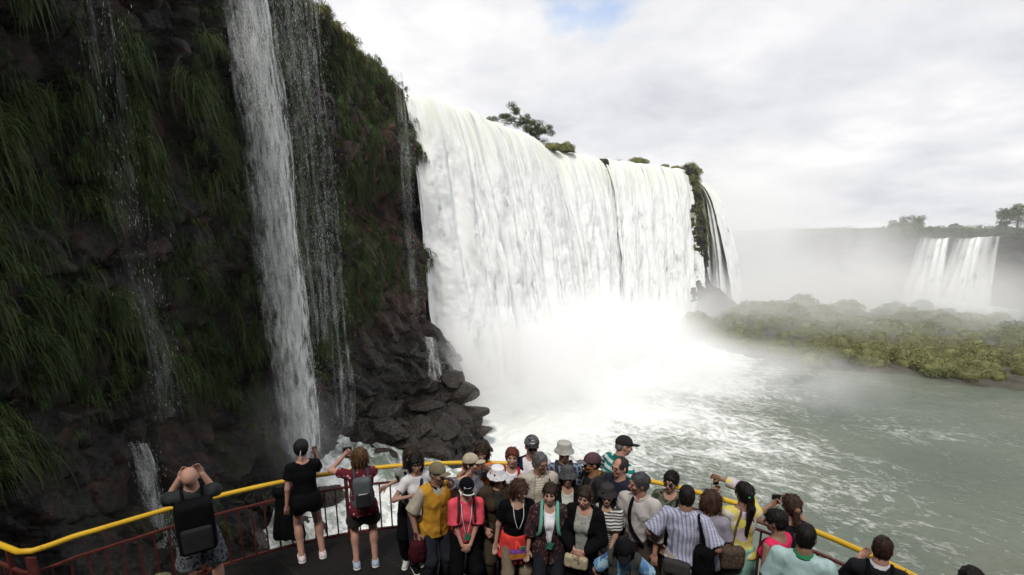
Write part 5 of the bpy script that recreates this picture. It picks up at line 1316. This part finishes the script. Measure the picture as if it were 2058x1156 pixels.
    def camera(s, lb, c=(0, -.30, .66), size=(.055, .016, .034), lens=True):
        root = s.at_root(obj('camera', None, label=lb, cat='camera')); p = s.T(*c); g = SD(p - .1, p + .1, .006); g.box(p, size, s.B, .008, .004); s.piece('camera_body', g, PLB, 0, par=root, sm=0)
        if lens: s.tubepart('lens', [(c[0], c[1] - .01, c[2]), (c[0], c[1] - .045, c[2])], .022, PLB, root, n=12)
    def collar(s, mat, e=.016, open_=True):
        q = s.s; g = SD(s.T(0, 0, .5) - .15, s.T(0, 0, .5) + .15, .0075); Bc = s.B @ rx(R(14)); g.frust(s.T(0, .004, .50), Bc, -.028 * q, .030 * q, .086 * q, .070 * q, .95, th=.006)
        if open_: g.wedge(None, s.T(0, -.05, .5), s.B, .012, .03, -.02, .04)
        s.piece('collar', g, mat, 0)
# ============================================================ THE VISITORS
C = cloth
blk, dk = C(BLACKC), C((.016, .017, .022))
# --- left: three visitors with their backs turned
p = Person('bald man leaning his head back in a grey tee with huge black rucksack', 381, 958, 1.80, 178, False, 1.08, 0, 0, (-4, -34, 0), ((.10, -.24, .54), (.9, -.5, -1.5)), ((.10, -.24, .54), (.6, -.7, -1.7)), SK4, feet=[(.13, 0), (.13, .03)])
p.top(C((.030, .034, .036)), sl=.72, hem=-.09); p.pants(C((.035, .037, .045), 'blotch', (.16, .17, .19), 16.0, (.02, .02, .025)), fr=.93, loose=.03, name='shorts'); p.shoes(dk, blk)
p.backpack(blk, 'huge black rucksack on the back of the bald man', (.165, .105, .27), .20, C((.02, .021, .023)), marks=(WHT, [(-.07, -.045, .0, .006, .115)]))
p = Person('woman in black cap, tee and shorts holding up her right hand, back turned', 606, 902, 1.66, 184, True, 1.04, 3, 0, (-10, 4, 0), ((.24, -.01, -.10), (.4, 1, 0)), ((.185, -.16, .50), (.1, -.4, -1)), SK4, feet=[(.12, 0), (.14, .03)], curl=.25)
p.hair(BLKH, 'bun', hat=True); p.cap(C((.022, .023, .026)), back=False, down=10); p.top(blk, sl=.55, hem=-.15, neck=(.095, .105, .085), wr=.005)
p.pants(blk, fr=.40, loose=.02, name='shorts', waist=.05); p.shoes(C((.55, .50, .50), 'blotch', (.6, .58, .57), 30.0, (.35, .06, .08)))
p.tubepart('cap_cord', [(-.01, .125, .03), (.01, .118, -.05), (.012, .105, -.11)], .006, CORD, frame='Hp')
jp = at_z(577, 1000, DECK + .85); jr = obj('jacket', None, label='black jacket hanging over the railing beside the woman in black', cat='jacket', loc=(jp[0], jp[1], DECK))
g = SD((-.3, -.22, .02), (.3, .22, 1.15), .013)
for k in range(6): g.cone((-.10 + .04 * k, .0, .92), (-.17 + .062 * k, -.02 + .02 * (k % 2), .30), .040, .062, .03)
g.cone((-.13, 0, .93), (.13, .01, .93), .06, .055, .04); V, Q = g.mesh(); V = relax(V, Q, 2); obj('folds', new_mesh('folds', V + vnorm(V, Q) * (.012 * fbm(V[:, 0] * 18, V[:, 1] * 9, V[:, 2] * 4, 2, 4))[:, None], Q), blk, jr)
V, F, T = tube([(.0, 0, .96), (.02, .0, 1.0), (.0, .0, 1.07), (-.01, .04, 1.06)], .018, 6); obj('loop', new_mesh('loop', V, [F, T]), blk, jr)
p = Person('brown haired woman in a red floral blouse raising a small camera', 722, 918, 1.62, 182, True, 1.02, 2, 0, (12, -2, 0), ((.19, -.22, .62), (1, 0, -.6)), ((-.10, -.25, .57), (.7, .2, -.9)), SK4, feet=[(.13, 0), (.11, .03)], curl=.9)
p.hair((.085, .045, .022), 'fluff'); p.top(C((.10, .015, .022), 'floral', (.55, .30, .32), 26.0, (.03, .02, .03)), sl=.50, hem=-.12); p.pants(C((.035, .032, .031)), fr=.62, loose=.025, name='shorts'); p.shoes(C((.33, .42, .52)))
p.backpack(C((.085, .095, .105)), 'grey daypack with a dark lower pocket worn by the woman with the raised camera', (.115, .065, .21), .25, C((.022, .023, .026)), marks=(WHT, [(-.055, .055, .01, .005, .074)]), strapm=C((.05, .055, .06)))
p.camera('small black camera held up by the woman with the grey daypack', (.14, -.28, .68))
# --- the tour group, left to right
p = Person('long haired woman in a grey tee leaning on the railing', 826, 917, 1.62, -8, True, .9, 0, 2, (8, 6, 0), ((.10, -.18, .30), (1, .2, -.8)), ((.33, .02, .22), (.4, .4, -.8)), SK1)
p.hair(DKB, 'long'); p.face(); p.top(C((.20, .20, .19)), sl=.6, hem=-.10); p.pants(blk); p.shoes(C((.5, .5, .48))); p.tubepart('bag_strap', [(-.09, .06, .47), (-.05, -.10, .44), (.06, -.15, .25), (.16, -.08, .05)], .02, blk)
p = Person('dark haired woman in a white tee right behind the man in the yellow vest', 852, 940, 1.58, 18, True, .9, 2, -3, (-6, 12, 4), ((.20, -.2, .36), (1, .2, -.8)), ((.13, -.17, .30), (1, .2, -.6)), SK2)
p.hair(BLKH, 'bob', 3); p.face(); p.top(C((.55, .55, .57)), sl=.55); p.pants(dk); p.shoes(); p.tubepart('bag_strap', [(.08, .08, .46), (.03, -.11, .42), (-.08, -.14, .20), (-.16, -.02, .05)], .018, dk)
p = Person('man in a yellow ochre vest and khaki cap carrying a dark red bag', 879, 944, 1.64, 22, False, 1.05, 4, 2, (22, 16, 0), ((.27, .0, -.02), (.6, 1, 0)), ((.27, -.08, -.04), (.8, .8, 0)), SK3)
p.hair(GRY, 'crop', hat=True); p.face(GRY); p.cap(C((.15, .13, .085)), down=16); p.top(C((.34, .31, .25)), sl=.92, loose=.016); p.pants(C((.02, .022, .03))); p.shoes()
p.top(C((.46, .235, .030)), e=.030, sl=0, hem=-.13, neck=(.085, .115, .095), ndrop=.03, wr=.010, name='vest', flare=.02); p.collar(blk); p.tubepart('zip', [(0, -.158, .38), (0, -.160, .2), (0, -.165, -.06)], .004, blk)
p.bag((-.27, -.12, -.24), (.095, .07, .135), C((.045, .008, .013)), 'dark red daypack hanging from the hand of the man in the yellow vest', 'backpack', [(-.30, -.14, -.06), (-.29, -.10, -.02), (-.27, -.06, -.05)], name='backpack', rd=.065, wr=.012)
p = Person('woman in a beige sun cap and grey print blouse lifting both hands', 946, 940, 1.60, 60, True, .95, 0, 0, (8, 10, 0), ((.16, -.16, .56), (1, .1, -.6)), ((.17, -.02, .56), (1, .5, -.6)), SK1, curl=.8)
p.hair(DKB, 'short', hat=True); p.face(); p.cap(C((.38, .33, .25)), down=8); p.top(C((.16, .16, .18), 'floral', (.35, .35, .38), 30.0, (.08, .08, .1)), sl=.95, loose=.014); p.pants(dk); p.shoes()
p = Person('dark haired woman in an orange top photographing from behind the beige cap', 966, 926, 1.60, -14, True, .95, 0, 0, (0, 14, 0), 'eye', 'eye', SK2, curl=.9)
p.hair(DKB, 'bob', 5); p.top(C((.62, .17, .03)), sl=.5); p.pants(dk); p.shoes(); p.camera('small black camera in front of the face of the woman in orange', (0, -.27, .66))
p = Person('woman in a pink tee and black cap with white lettering, hands folded', 940, 972, 1.55, 4, True, 1.08, 6, 2, (4, 20, 0), 'low', 'low', SK4, feet=[(.13, 0), (.12, .02)])
p.hair(BLKH, 'crop', hat=True); p.face(); p.cap(blk, WHT, down=18, badge=(WHT, [(-.045, -.030, .078, .0055), (-.022, -.012, .074, .004), (-.006, .004, .074, .004), (.012, .022, .074, .0045), (.028, .038, .074, .004), (-.045, -.038, .066, .005)])); 
p.top(C((.62, .075, .105)), sl=.90, hem=-.10, loose=.02); p.pants(blk, fr=1.5, loose=.02); p.shoes(C((.2, .2, .2))); p.lanyard(.10, tag=GRN); p.straps(C((.05, .025, .022)))
p = Person('woman in a white bucket hat and open brown jacket with glasses', 995, 962, 1.58, 6, True, 1.0, 3, 0, (6, 10, 0), 'down', ((.17, -.18, .04), (1, .5, -.4)), SK2)
p.hair(DKB, 'bob', hat=True); p.face(); p.glasses(); p.bucket(C((.66, .64, .68)), .135); p.top(C((.03, .03, .028)), e=.012, sl=.2); p.top(C((.045, .032, .022)), e=.028, sl=1.85, hem=-.17, opn=(.03, .055), name='jacket', wr=.010, neck=(.08, .1, .08)); p.pants(C((.055, .043, .028))); p.shoes(C((.12, .11, .08)))
p = Person('smiling woman with short red hair, white blouse and red backpack straps', 1029, 930, 1.63, 4, True, .95, 0, 3, (-2, 2, 0), 'down', 'down', SK1)
p.hair(RBR, 'short', 2); p.face(); p.top(C((.64, .64, .68)), sl=1.7, ndrop=.02); p.pants(dk); p.shoes(); p.straps(C((.35, .02, .03)), r=.02)
p = Person('tall man in a patterned dark cap, sunglasses, white tee and navy vest at the rear', 1069, 897, 1.76, 2, False, .95, 0, 0, (4, 14, 0), 'down', 'down', SK4)
p.hair(GRY, 'crop', hat=True); p.face(GRY); p.glasses(True); p.cap(C((.025, .028, .032), 'blotch', (.12, .125, .13), 26.0, (.05, .02, .025)), C((.03, .03, .035)), down=20, badge=(C((.4, .42, .42)), [(-.018, .018, .075, .010), (-.010, .010, .105, .008)])); p.top(C((.70, .70, .74)), sl=.7); p.top(C((.014, .017, .04)), e=.026, sl=0, hem=-.1, opn=(.05, .11), name='vest'); p.pants(dk); p.shoes()
p = Person('grey haired man with glasses in an open beige jacket over a striped tee', 1087, 936, 1.68, 14, False, .98, 3, 2, (24, 14, 0), 'down', 'down', SK3)
p.hair((.10, .10, .10), 'short', 4); p.face(GRY); p.glasses(); p.top(C((.40, .35, .28), 'stripe', (.52, .48, .40), 34.0), e=.012, sl=.4); p.top(C((.42, .38, .33)), e=.030, sl=1.8, hem=-.10, opn=(.075, .06), name='jacket', wr=.010); p.pants(C((.06, .055, .045))); p.shoes(); p.collar(C((.42, .38, .33)))
p.tubepart('strap', [(.10, .08, .49), (.115, -.06, .47), (.12, -.16, .32)], .016, dk)
p = Person('woman in a black tee with a red jacket tied round her waist', 1044, 972, 1.56, 10, True, 1.0, 5, 2, (26, 22, 0), 'down', 'down', SK1)
p.hair((.045, .022, .014), 'bob', 6); p.face(); p.glasses(); p.top(blk, sl=.62, neck=(.095, .12, .09), ndrop=.025); p.pants(C((.19, .155, .11))); p.shoes(C((.05, .05, .05))); p.lanyard(.20)
p.skirt(C((.62, .055, .045)), -.27, .06, .225, .03, 'tied_jacket', .012)
for x in (-.02, .03): p.tubepart('sleeve', [(-.02, -.16, .03), (x, -.20, -.05), (x * 1.5, -.215, -.26)], .022, C((.62, .055, .045)))
p.bag((.0, -.235, -.11), (.095, .03, .065), C((.45, .17, .03), 'stripe', (.13, .04, .20), 7.5), 'orange and purple belt pouch in front of the red tied jacket', 'pouch', name='pouch')
p.bag((.05, -.25, -.01), (.028, .01, .034), GRN, 'small green card case hanging at the waist of the woman in the black tee', 'card case', name='card_case', rd=.006, wr=0)
p = Person('woman in a dark floral blouse with mint backpack straps and a green tag', 1104, 985, 1.56, 0, True, 1.05, 2, 0, (-4, 8, 0), ((.25, -.06, -.09), (.6, 1, 0)), ((.26, -.07, -.09), (.6, 1, 0)), SK1)
p.hair(DKB, 'short', 7); p.face(); p.top(C((.70, .70, .76)), e=.010, sl=.2, ndrop=.03); p.top(C((.035, .018, .022), 'floral', (.20, .09, .09), 34.0, (.09, .085, .075)), e=.024, sl=1.25, hem=-.21, opn=(.014, .065), name='blouse', wr=.010, loose=.016, neck=(.085, .11, .08), flare=.03); p.pants(C((.018, .02, .026))); p.shoes(); p.straps(C((.13, .36, .28)), r=.021, e=.026); p.lanyard(.10, tag=GRN)
p = Person('man in a pale grey bucket hat, sunglasses and navy plaid shirt at the back', 1134, 908, 1.70, 4, False, .98, 0, 0, (2, 8, 0), 'down', 'down', SK3)
p.hair(GRY, 'crop', hat=True); p.face(); p.glasses(True); p.bucket(C((.36, .36, .33)), .128, top=.086); p.top(C((.025, .035, .075), 'plaid', (.22, .25, .30), 17.0), sl=1.8, hem=-.1, loose=.016); p.pants(dk); p.shoes(); p.straps(C((.035, .037, .042)), r=.022); p.collar(C((.025, .035, .075), 'plaid', (.22, .25, .30), 17.0))
p = Person('smiling woman in a ribbed grey cloche hat with a black vest over a pale shirt', 1143, 965, 1.56, 2, True, .95, 2, 0, (0, 4, 0), 'down', 'down', SK2)
p.hair(DKB, 'bob', 8, hat=True); p.face(); p.bucket(C((.075, .078, .082), 'stripe', (.05, .052, .055), 42.0), .128, band=C((.16, .17, .17)), top=.078); p.top(C((.42, .43, .40)), sl=1.2, ndrop=.03); p.top(blk, e=.028, sl=0, opn=(.02, .07), name='vest', hem=-.1); p.pants(dk); p.shoes()
p = Person('woman in a long black cardigan holding a small beige handbag', 1174, 993, 1.57, -12, True, 1.05, 3, 2, (-8, 16, 0), 'front', 'front', SK4)
p.hair(DKB, 'short', 9); p.face(); p.top(C((.26, .27, .25), 'floral', (.16, .17, .16), 28.0, (.36, .36, .34)), e=.012, sl=.3, hem=-.17, ndrop=.03); p.top(blk, e=.028, sl=1.95, hem=-.24, opn=(.055, .085), name='cardigan', wr=.009, flare=.02); p.pants(blk); p.shoes()
p.bag((-.02, -.24, -.07), (.125, .035, .075), C((.36, .31, .21), 'blotch', (.40, .35, .24), 14.0, (.20, .15, .09)), 'small beige handbag held by the woman in the black cardigan', 'handbag', [(-.10, -.235, -.01), (-.06, -.22, .06), (0, -.22, .06), (.07, -.235, -.01)], name='handbag', strapr=.006)
p = Person('man in a maroon and grey cap facing left, black vest and brown rucksack', 1189, 931, 1.66, -62, False, .95, 6, 0, (-6, 10, 0), 'down', 'down', (.30, .15, .08))
p.hair(BLKH, 'crop', hat=True); p.face(); p.glasses(True); p.cap(C((.085, .045, .055)), C((.12, .12, .125)), down=12); p.top(C((.02, .021, .024)), sl=.6); p.pants(dk); p.shoes(); p.backpack(C((.055, .048, .036)), 'drab brown rucksack on the man in the maroon and grey cap', (.13, .06, .2), .26)
p = Person('man in a teal and white striped polo leaning on the yellow rail', 1258, 903, 1.74, 128, False, 1.1, 22, 0, (-22, -6, 0), ((.27, -.30, .16), (1.2, .3, -.3)), ((.29, -.28, .14), (1.2, .3, -.3)), SK4, feet=[(.13, .02), (.13, .12)], dxy=(0, .1))
p.hair(GRY, 'crop', hat=True); p.face(GRY); p.cap(C((.025, .022, .024)), down=12); p.top(C((.012, .15, .13), 'stripe', (.50, .58, .58), 15.0), sl=.85, hem=-.1, loose=.016); p.pants(C((.06, .065, .075))); p.shoes(); p.collar(C((.01, .12, .10)))
p = Person('balding man with glasses in a dark jacket looking left behind the grey haired man', 1259, 950, 1.66, -48, False, .95, 2, 0, (4, 6, 0), 'down', 'down', SK4)
p.hair((.035, .03, .03), 'recede', 3); p.face(); p.glasses(); p.top(C((.018, .02, .032)), sl=1.9, e=.02); p.pants(dk); p.shoes()
p = Person('grey haired man in a pale rolled sleeve shirt with a dark shoulder strap', 1277, 966, 1.68, -22, False, 1.0, 5, 0, (-46, 14, 0), ((.24, -.14, -.08), (.7, 1, 0)), ((.22, -.12, -.06), (.7, 1, 0)), (.36, .19, .14))
p.hair((.055, .055, .06), 'short', 5); p.face(GRY); p.top(C((.43, .40, .39)), sl=1.45, hem=-.03, loose=.018, wr=.010, ndrop=.02); p.collar(C((.46, .43, .42))); p.pants(C((.05, .042, .035)), waist=.06); p.shoes(); p.tubepart('shoulder_strap', [(-.02, .10, .49), (-.055, -.05, .49), (-.06, -.15, .34), (-.02, -.16, .15), (.10, -.14, -.02)], .019, blk)
g = SD(p.T(-.25, -.25, -.05), p.T(.25, .25, .15), .010); p.torso(g, .018); g.cut(p.T(0, 0, .028), p.B @ np.array([0, 0, 1.])); g.cut(p.T(0, 0, -.012), p.B @ np.array([0, 0, -1.])); p.piece('belt', g, C((.06, .03, .02)))
p = Person('woman in a dark hat and fine striped tee with hands clasped', 1230, 1006, 1.54, -6, True, .86, 2, 0, (6, 6, 0), 'low', 'low', SK1)
p.hair(BLKH, 'long', 4, hat=True); p.face(); p.bucket(C((.040, .036, .038)), .118, band=C((.075, .06, .062)), top=.080); p.top(C((.50, .50, .47), 'stripe', (.05, .05, .055), 34.0), sl=.7, hem=-.06, loose=.014, neck=(.09, .11, .085)); p.pants(C((.10, .10, .10))); p.shoes()
p.skirt(C((.42, .40, .46)), -.30, .03, .20, .026, 'tied_jacket', .014); p.tubepart('shoulder_strap', [(-.085, .06, .46), (-.088, -.08, .44), (-.10, -.12, .2), (-.12, -.10, .0)], .012, blk)
p.bag((.02, -.20, -.16), (.085, .04, .06), blk, 'small black bag under the clasped hands of the woman in the striped tee', 'bag')
p = Person('woman bending forward in a black cap and blue patterned tee', 1243, 1085, 1.52, -4, True, .95, 27, 0, (4, 16, 0), ((.22, -.16, .02), (.8, .3, 0)), ((.20, -.18, .02), (.8, .3, 0)), SK2, crouch=.02)
p.hair(BLKH, 'long', 5, hat=True); p.face(); p.cap(C((.008, .008, .010)), down=14); p.top(C((.10, .22, .40), 'blotch', (.28, .42, .52), 9.0, (.05, .12, .26)), sl=.72, loose=.016); p.top(C((.045, .045, .042)), e=.027, sl=0, opn=(.02, .06), name='vest', hem=-.02); p.pants(C((.09, .16, .24), 'blotch', (.2, .3, .38), 8.0, (.06, .1, .18))); p.shoes()
p = Person('short haired woman in sunglasses and a dark camouflage shirt by the yellow rail', 1336, 976, 1.60, -12, True, .96, 3, 0, (-6, 12, 0), 'down', 'down', SK1)
p.hair(BLKH, 'short', 6); p.face(); p.glasses(True); p.top(C((.035, .045, .032), 'blotch', (.11, .115, .085), 15.0, (.015, .02, .017)), sl=.85, hem=-.10, ndrop=.03, loose=.015); p.pants(C((.11, .085, .06))); p.shoes(); p.bag((-.03, -.20, -.06), (.12, .05, .13), blk, 'black bag in front of the woman in the camouflage shirt', 'bag', [(.09, .06, .48), (.10, -.10, .44), (.06, -.16, .2), (.05, -.19, .05)])
p = Person('man in a blue and white checked shirt seen from behind', 1379, 988, 1.70, 172, False, 1.06, 3, 0, (14, 4, 0), ((.26, -.08, .02), (.8, .8, 0)), ((.26, -.1, .03), (.8, .8, 0)), SK3)
PL = C((.42, .42, .50), 'pin', (.17, .19, .32), 24.0)
p.hair(BLKH, 'crop', 7); p.top(PL, sl=.88, hem=-.045, loose=.022, wr=.010); p.collar(PL, open_=False); p.pants(C((.26, .23, .18)), waist=.06); p.shoes()
g = SD(p.T(-.3, -.3, -.15), p.T(.3, .3, .15), .010); p.torso(g, .022); g.cut(p.T(0, 0, .0), p.B @ np.array([0, 0, 1.])); g.cut(p.T(0, 0, -.035), p.B @ np.array([0, 0, -1.])); p.piece('belt', g, blk)
p.bag((.02, .185, -.03), (.13, .045, .075), C((.045, .04, .042)), 'dark waist pack on the back of the man in the checked shirt', 'waist pack', name='waist_pack')
p.bag((-.23, .12, .02), (.10, .07, .22), blk, 'limp black shoulder bag hanging at the right side of the man in the checked shirt', 'shoulder bag', [(-.24, .10, .20), (-.17, .10, .40), (-.13, .03, .50), (-.15, -.09, .42), (-.24, -.02, .18)], name='shoulder_bag', rd=.06, wr=.014, strapr=.016)
p = Person('curly haired woman in a lilac grey tee and slate trousers behind the black shoulder bag', 1421, 1015, 1.58, 176, True, 1.05, 3, 0, (0, 5, 0), 'down', ((.25, -.03, -.09), (.6, 1, 0)), SK3)
p.hair((.05, .025, .018), 'fluff', 9); p.top(C((.25, .24, .29)), sl=.75, hem=-.12); p.pants(C((.06, .07, .095))); p.shoes()
p = Person('woman with long black ponytail, yellow top and green leggings holding up a phone', 1494, 990, 1.66, 206, True, 1.0, 0, 0, (8, -2, 0), ((.16, -.36, .44), (.6, .2, -1)), ((-.10, -.36, .64), (1, -.1, .8)), SK3, curl=.8, feet=[(.12, 0), (.12, .04)])
p.hair(BLKH, 'pony', 3); TD = C((.60, .58, .52), 'blotch', (.60, .52, .12), 5.0, (.50, .44, .50)); p.top(TD, sl=1.75, hem=-.06, neck=(.095, .105, .08), loose=.012); p.pants(C((.10, .48, .07)), e=.006, loose=0, wr=.002, name='leggings'); p.skirt(C((.22, .42, .34)), -.34, .05, .215, .018); p.shoes()
g = SD(p.Hp(-.1, .05, -.05), p.Hp(.1, .25, .15), .006); g.ell(p.Hp(0, .128, .025), (.034, .030, .022), p.H, .01); p.piece('hair_band', g, C((.12, .75, .25)))
p.bag((.16, .21, .02), (.125, .06, .125), C((.075, .055, .042), 'floral', (.13, .10, .075), 40.0, (.05, .035, .03)), 'round brown patterned shoulder bag of the woman with the ponytail', 'shoulder bag', [(.16, .19, .14), (.10, .13, .36), (.05, .08, .48), (.06, -.04, .49), (.12, -.12, .36), (.2, -.04, .15)], name='shoulder_bag', rd=.055, wr=.004, strapr=.013)
p.camera('black phone held above the rail by the woman with the ponytail', (.13, -.42, .60), (.034, .008, .062), False)
p = Person('woman with tied brown hair raising a small camera over the yellow rail', 1590, 1016, 1.62, 208, True, 1.0, 4, 0, (0, 2, 0), ((.10, -.26, .54), (1, .1, -.7)), 'eye', SK3, curl=.9)
p.hair((.04, .022, .016), 'tied', 8); p.top(C((.015, .014, .016)), sl=0, hem=-.15, neck=(.10, .12, .09)); p.pants(dk); p.shoes(); p.camera('small black camera in the raised hands of the woman with tied brown hair', (.035, -.275, .635), (.045, .014, .03))
g = SD(p.Hp(-.14, .0, -.05), p.Hp(.14, .25, .1), .006); g.ell(p.Hp(0, .13, .0), (.03, .025, .028), p.H, .01); p.piece('hair_clip', g, C((.22, .12, .07)))
p = Person('black haired woman in a pink tank top beside the man in mint', 1577, 1056, 1.62, -118, True, 1.0, 3, 0, (16, 8, 0), 'down', 'down', SK3)
p.hair(BLKH, 'bun', 4); p.face(); p.top(C((.62, .03, .10)), sl=0, hem=-.16, neck=(.10, .13, .10)); p.pants(dk); p.shoes(); p.tubepart('shoulder_strap', [(.09, .08, .46), (.10, -.04, .48), (.11, -.12, .34), (.16, -.1, .05)], .012, C((.05, .02, .02)))
p = Person('man in a pale mint polo with a green collar seen from behind', 1606, 1072, 1.72, 178, False, 1.12, 2, 0, (0, 4, 0), 'down', 'down', SK3)
p.hair(BLKH, 'crop', 5); p.top(C((.36, .50, .50)), sl=.85, hem=-.1, loose=.02, wr=.008); p.collar(C((.03, .22, .10)), open_=False); p.pants(C((.03, .03, .04))); p.shoes()
p = Person('boy in a black shirt resting his left hand on the yellow rail', 1773, 1102, 1.62, 186, False, .92, 3, 0, (-6, 4, 0), ((.13, -.27, .36), (.5, .3, -1)), 'down', SK4)
p.hair((.028, .014, .012), 'crop', 6); p.top(C((.014, .015, .018)), sl=.9, hem=-.1); p.collar(C((.6, .58, .6)), open_=False); p.pants(dk); p.shoes(); p.backpack(C((.17, .18, .18)), 'small grey daypack on the boy in black', (.085, .045, .16), .20, C((.10, .11, .11)), strapm=blk)
p = Person('dark haired visitor whose head just shows at the lower right edge', 1951, 1166, 1.66, 170, False, 1.0, 2, 0, (0, 4, 0), 'down', 'down', SK3)
p.hair(BLKH, 'crop', 8); p.top(dk, sl=.9); p.pants(dk); p.shoes()
p = Person('visitor in an olive cap at the bottom edge behind the bald man', 323, 1188, 1.70, 172, False, 1.0, 2, 0, (0, 4, 0), 'down', 'down', SK3)
p.hair(GRY, 'crop', 8, hat=True); p.cap(C((.10, .095, .05)), down=12); p.top(C((.05, .055, .05)), sl=.9); p.pants(dk); p.shoes()
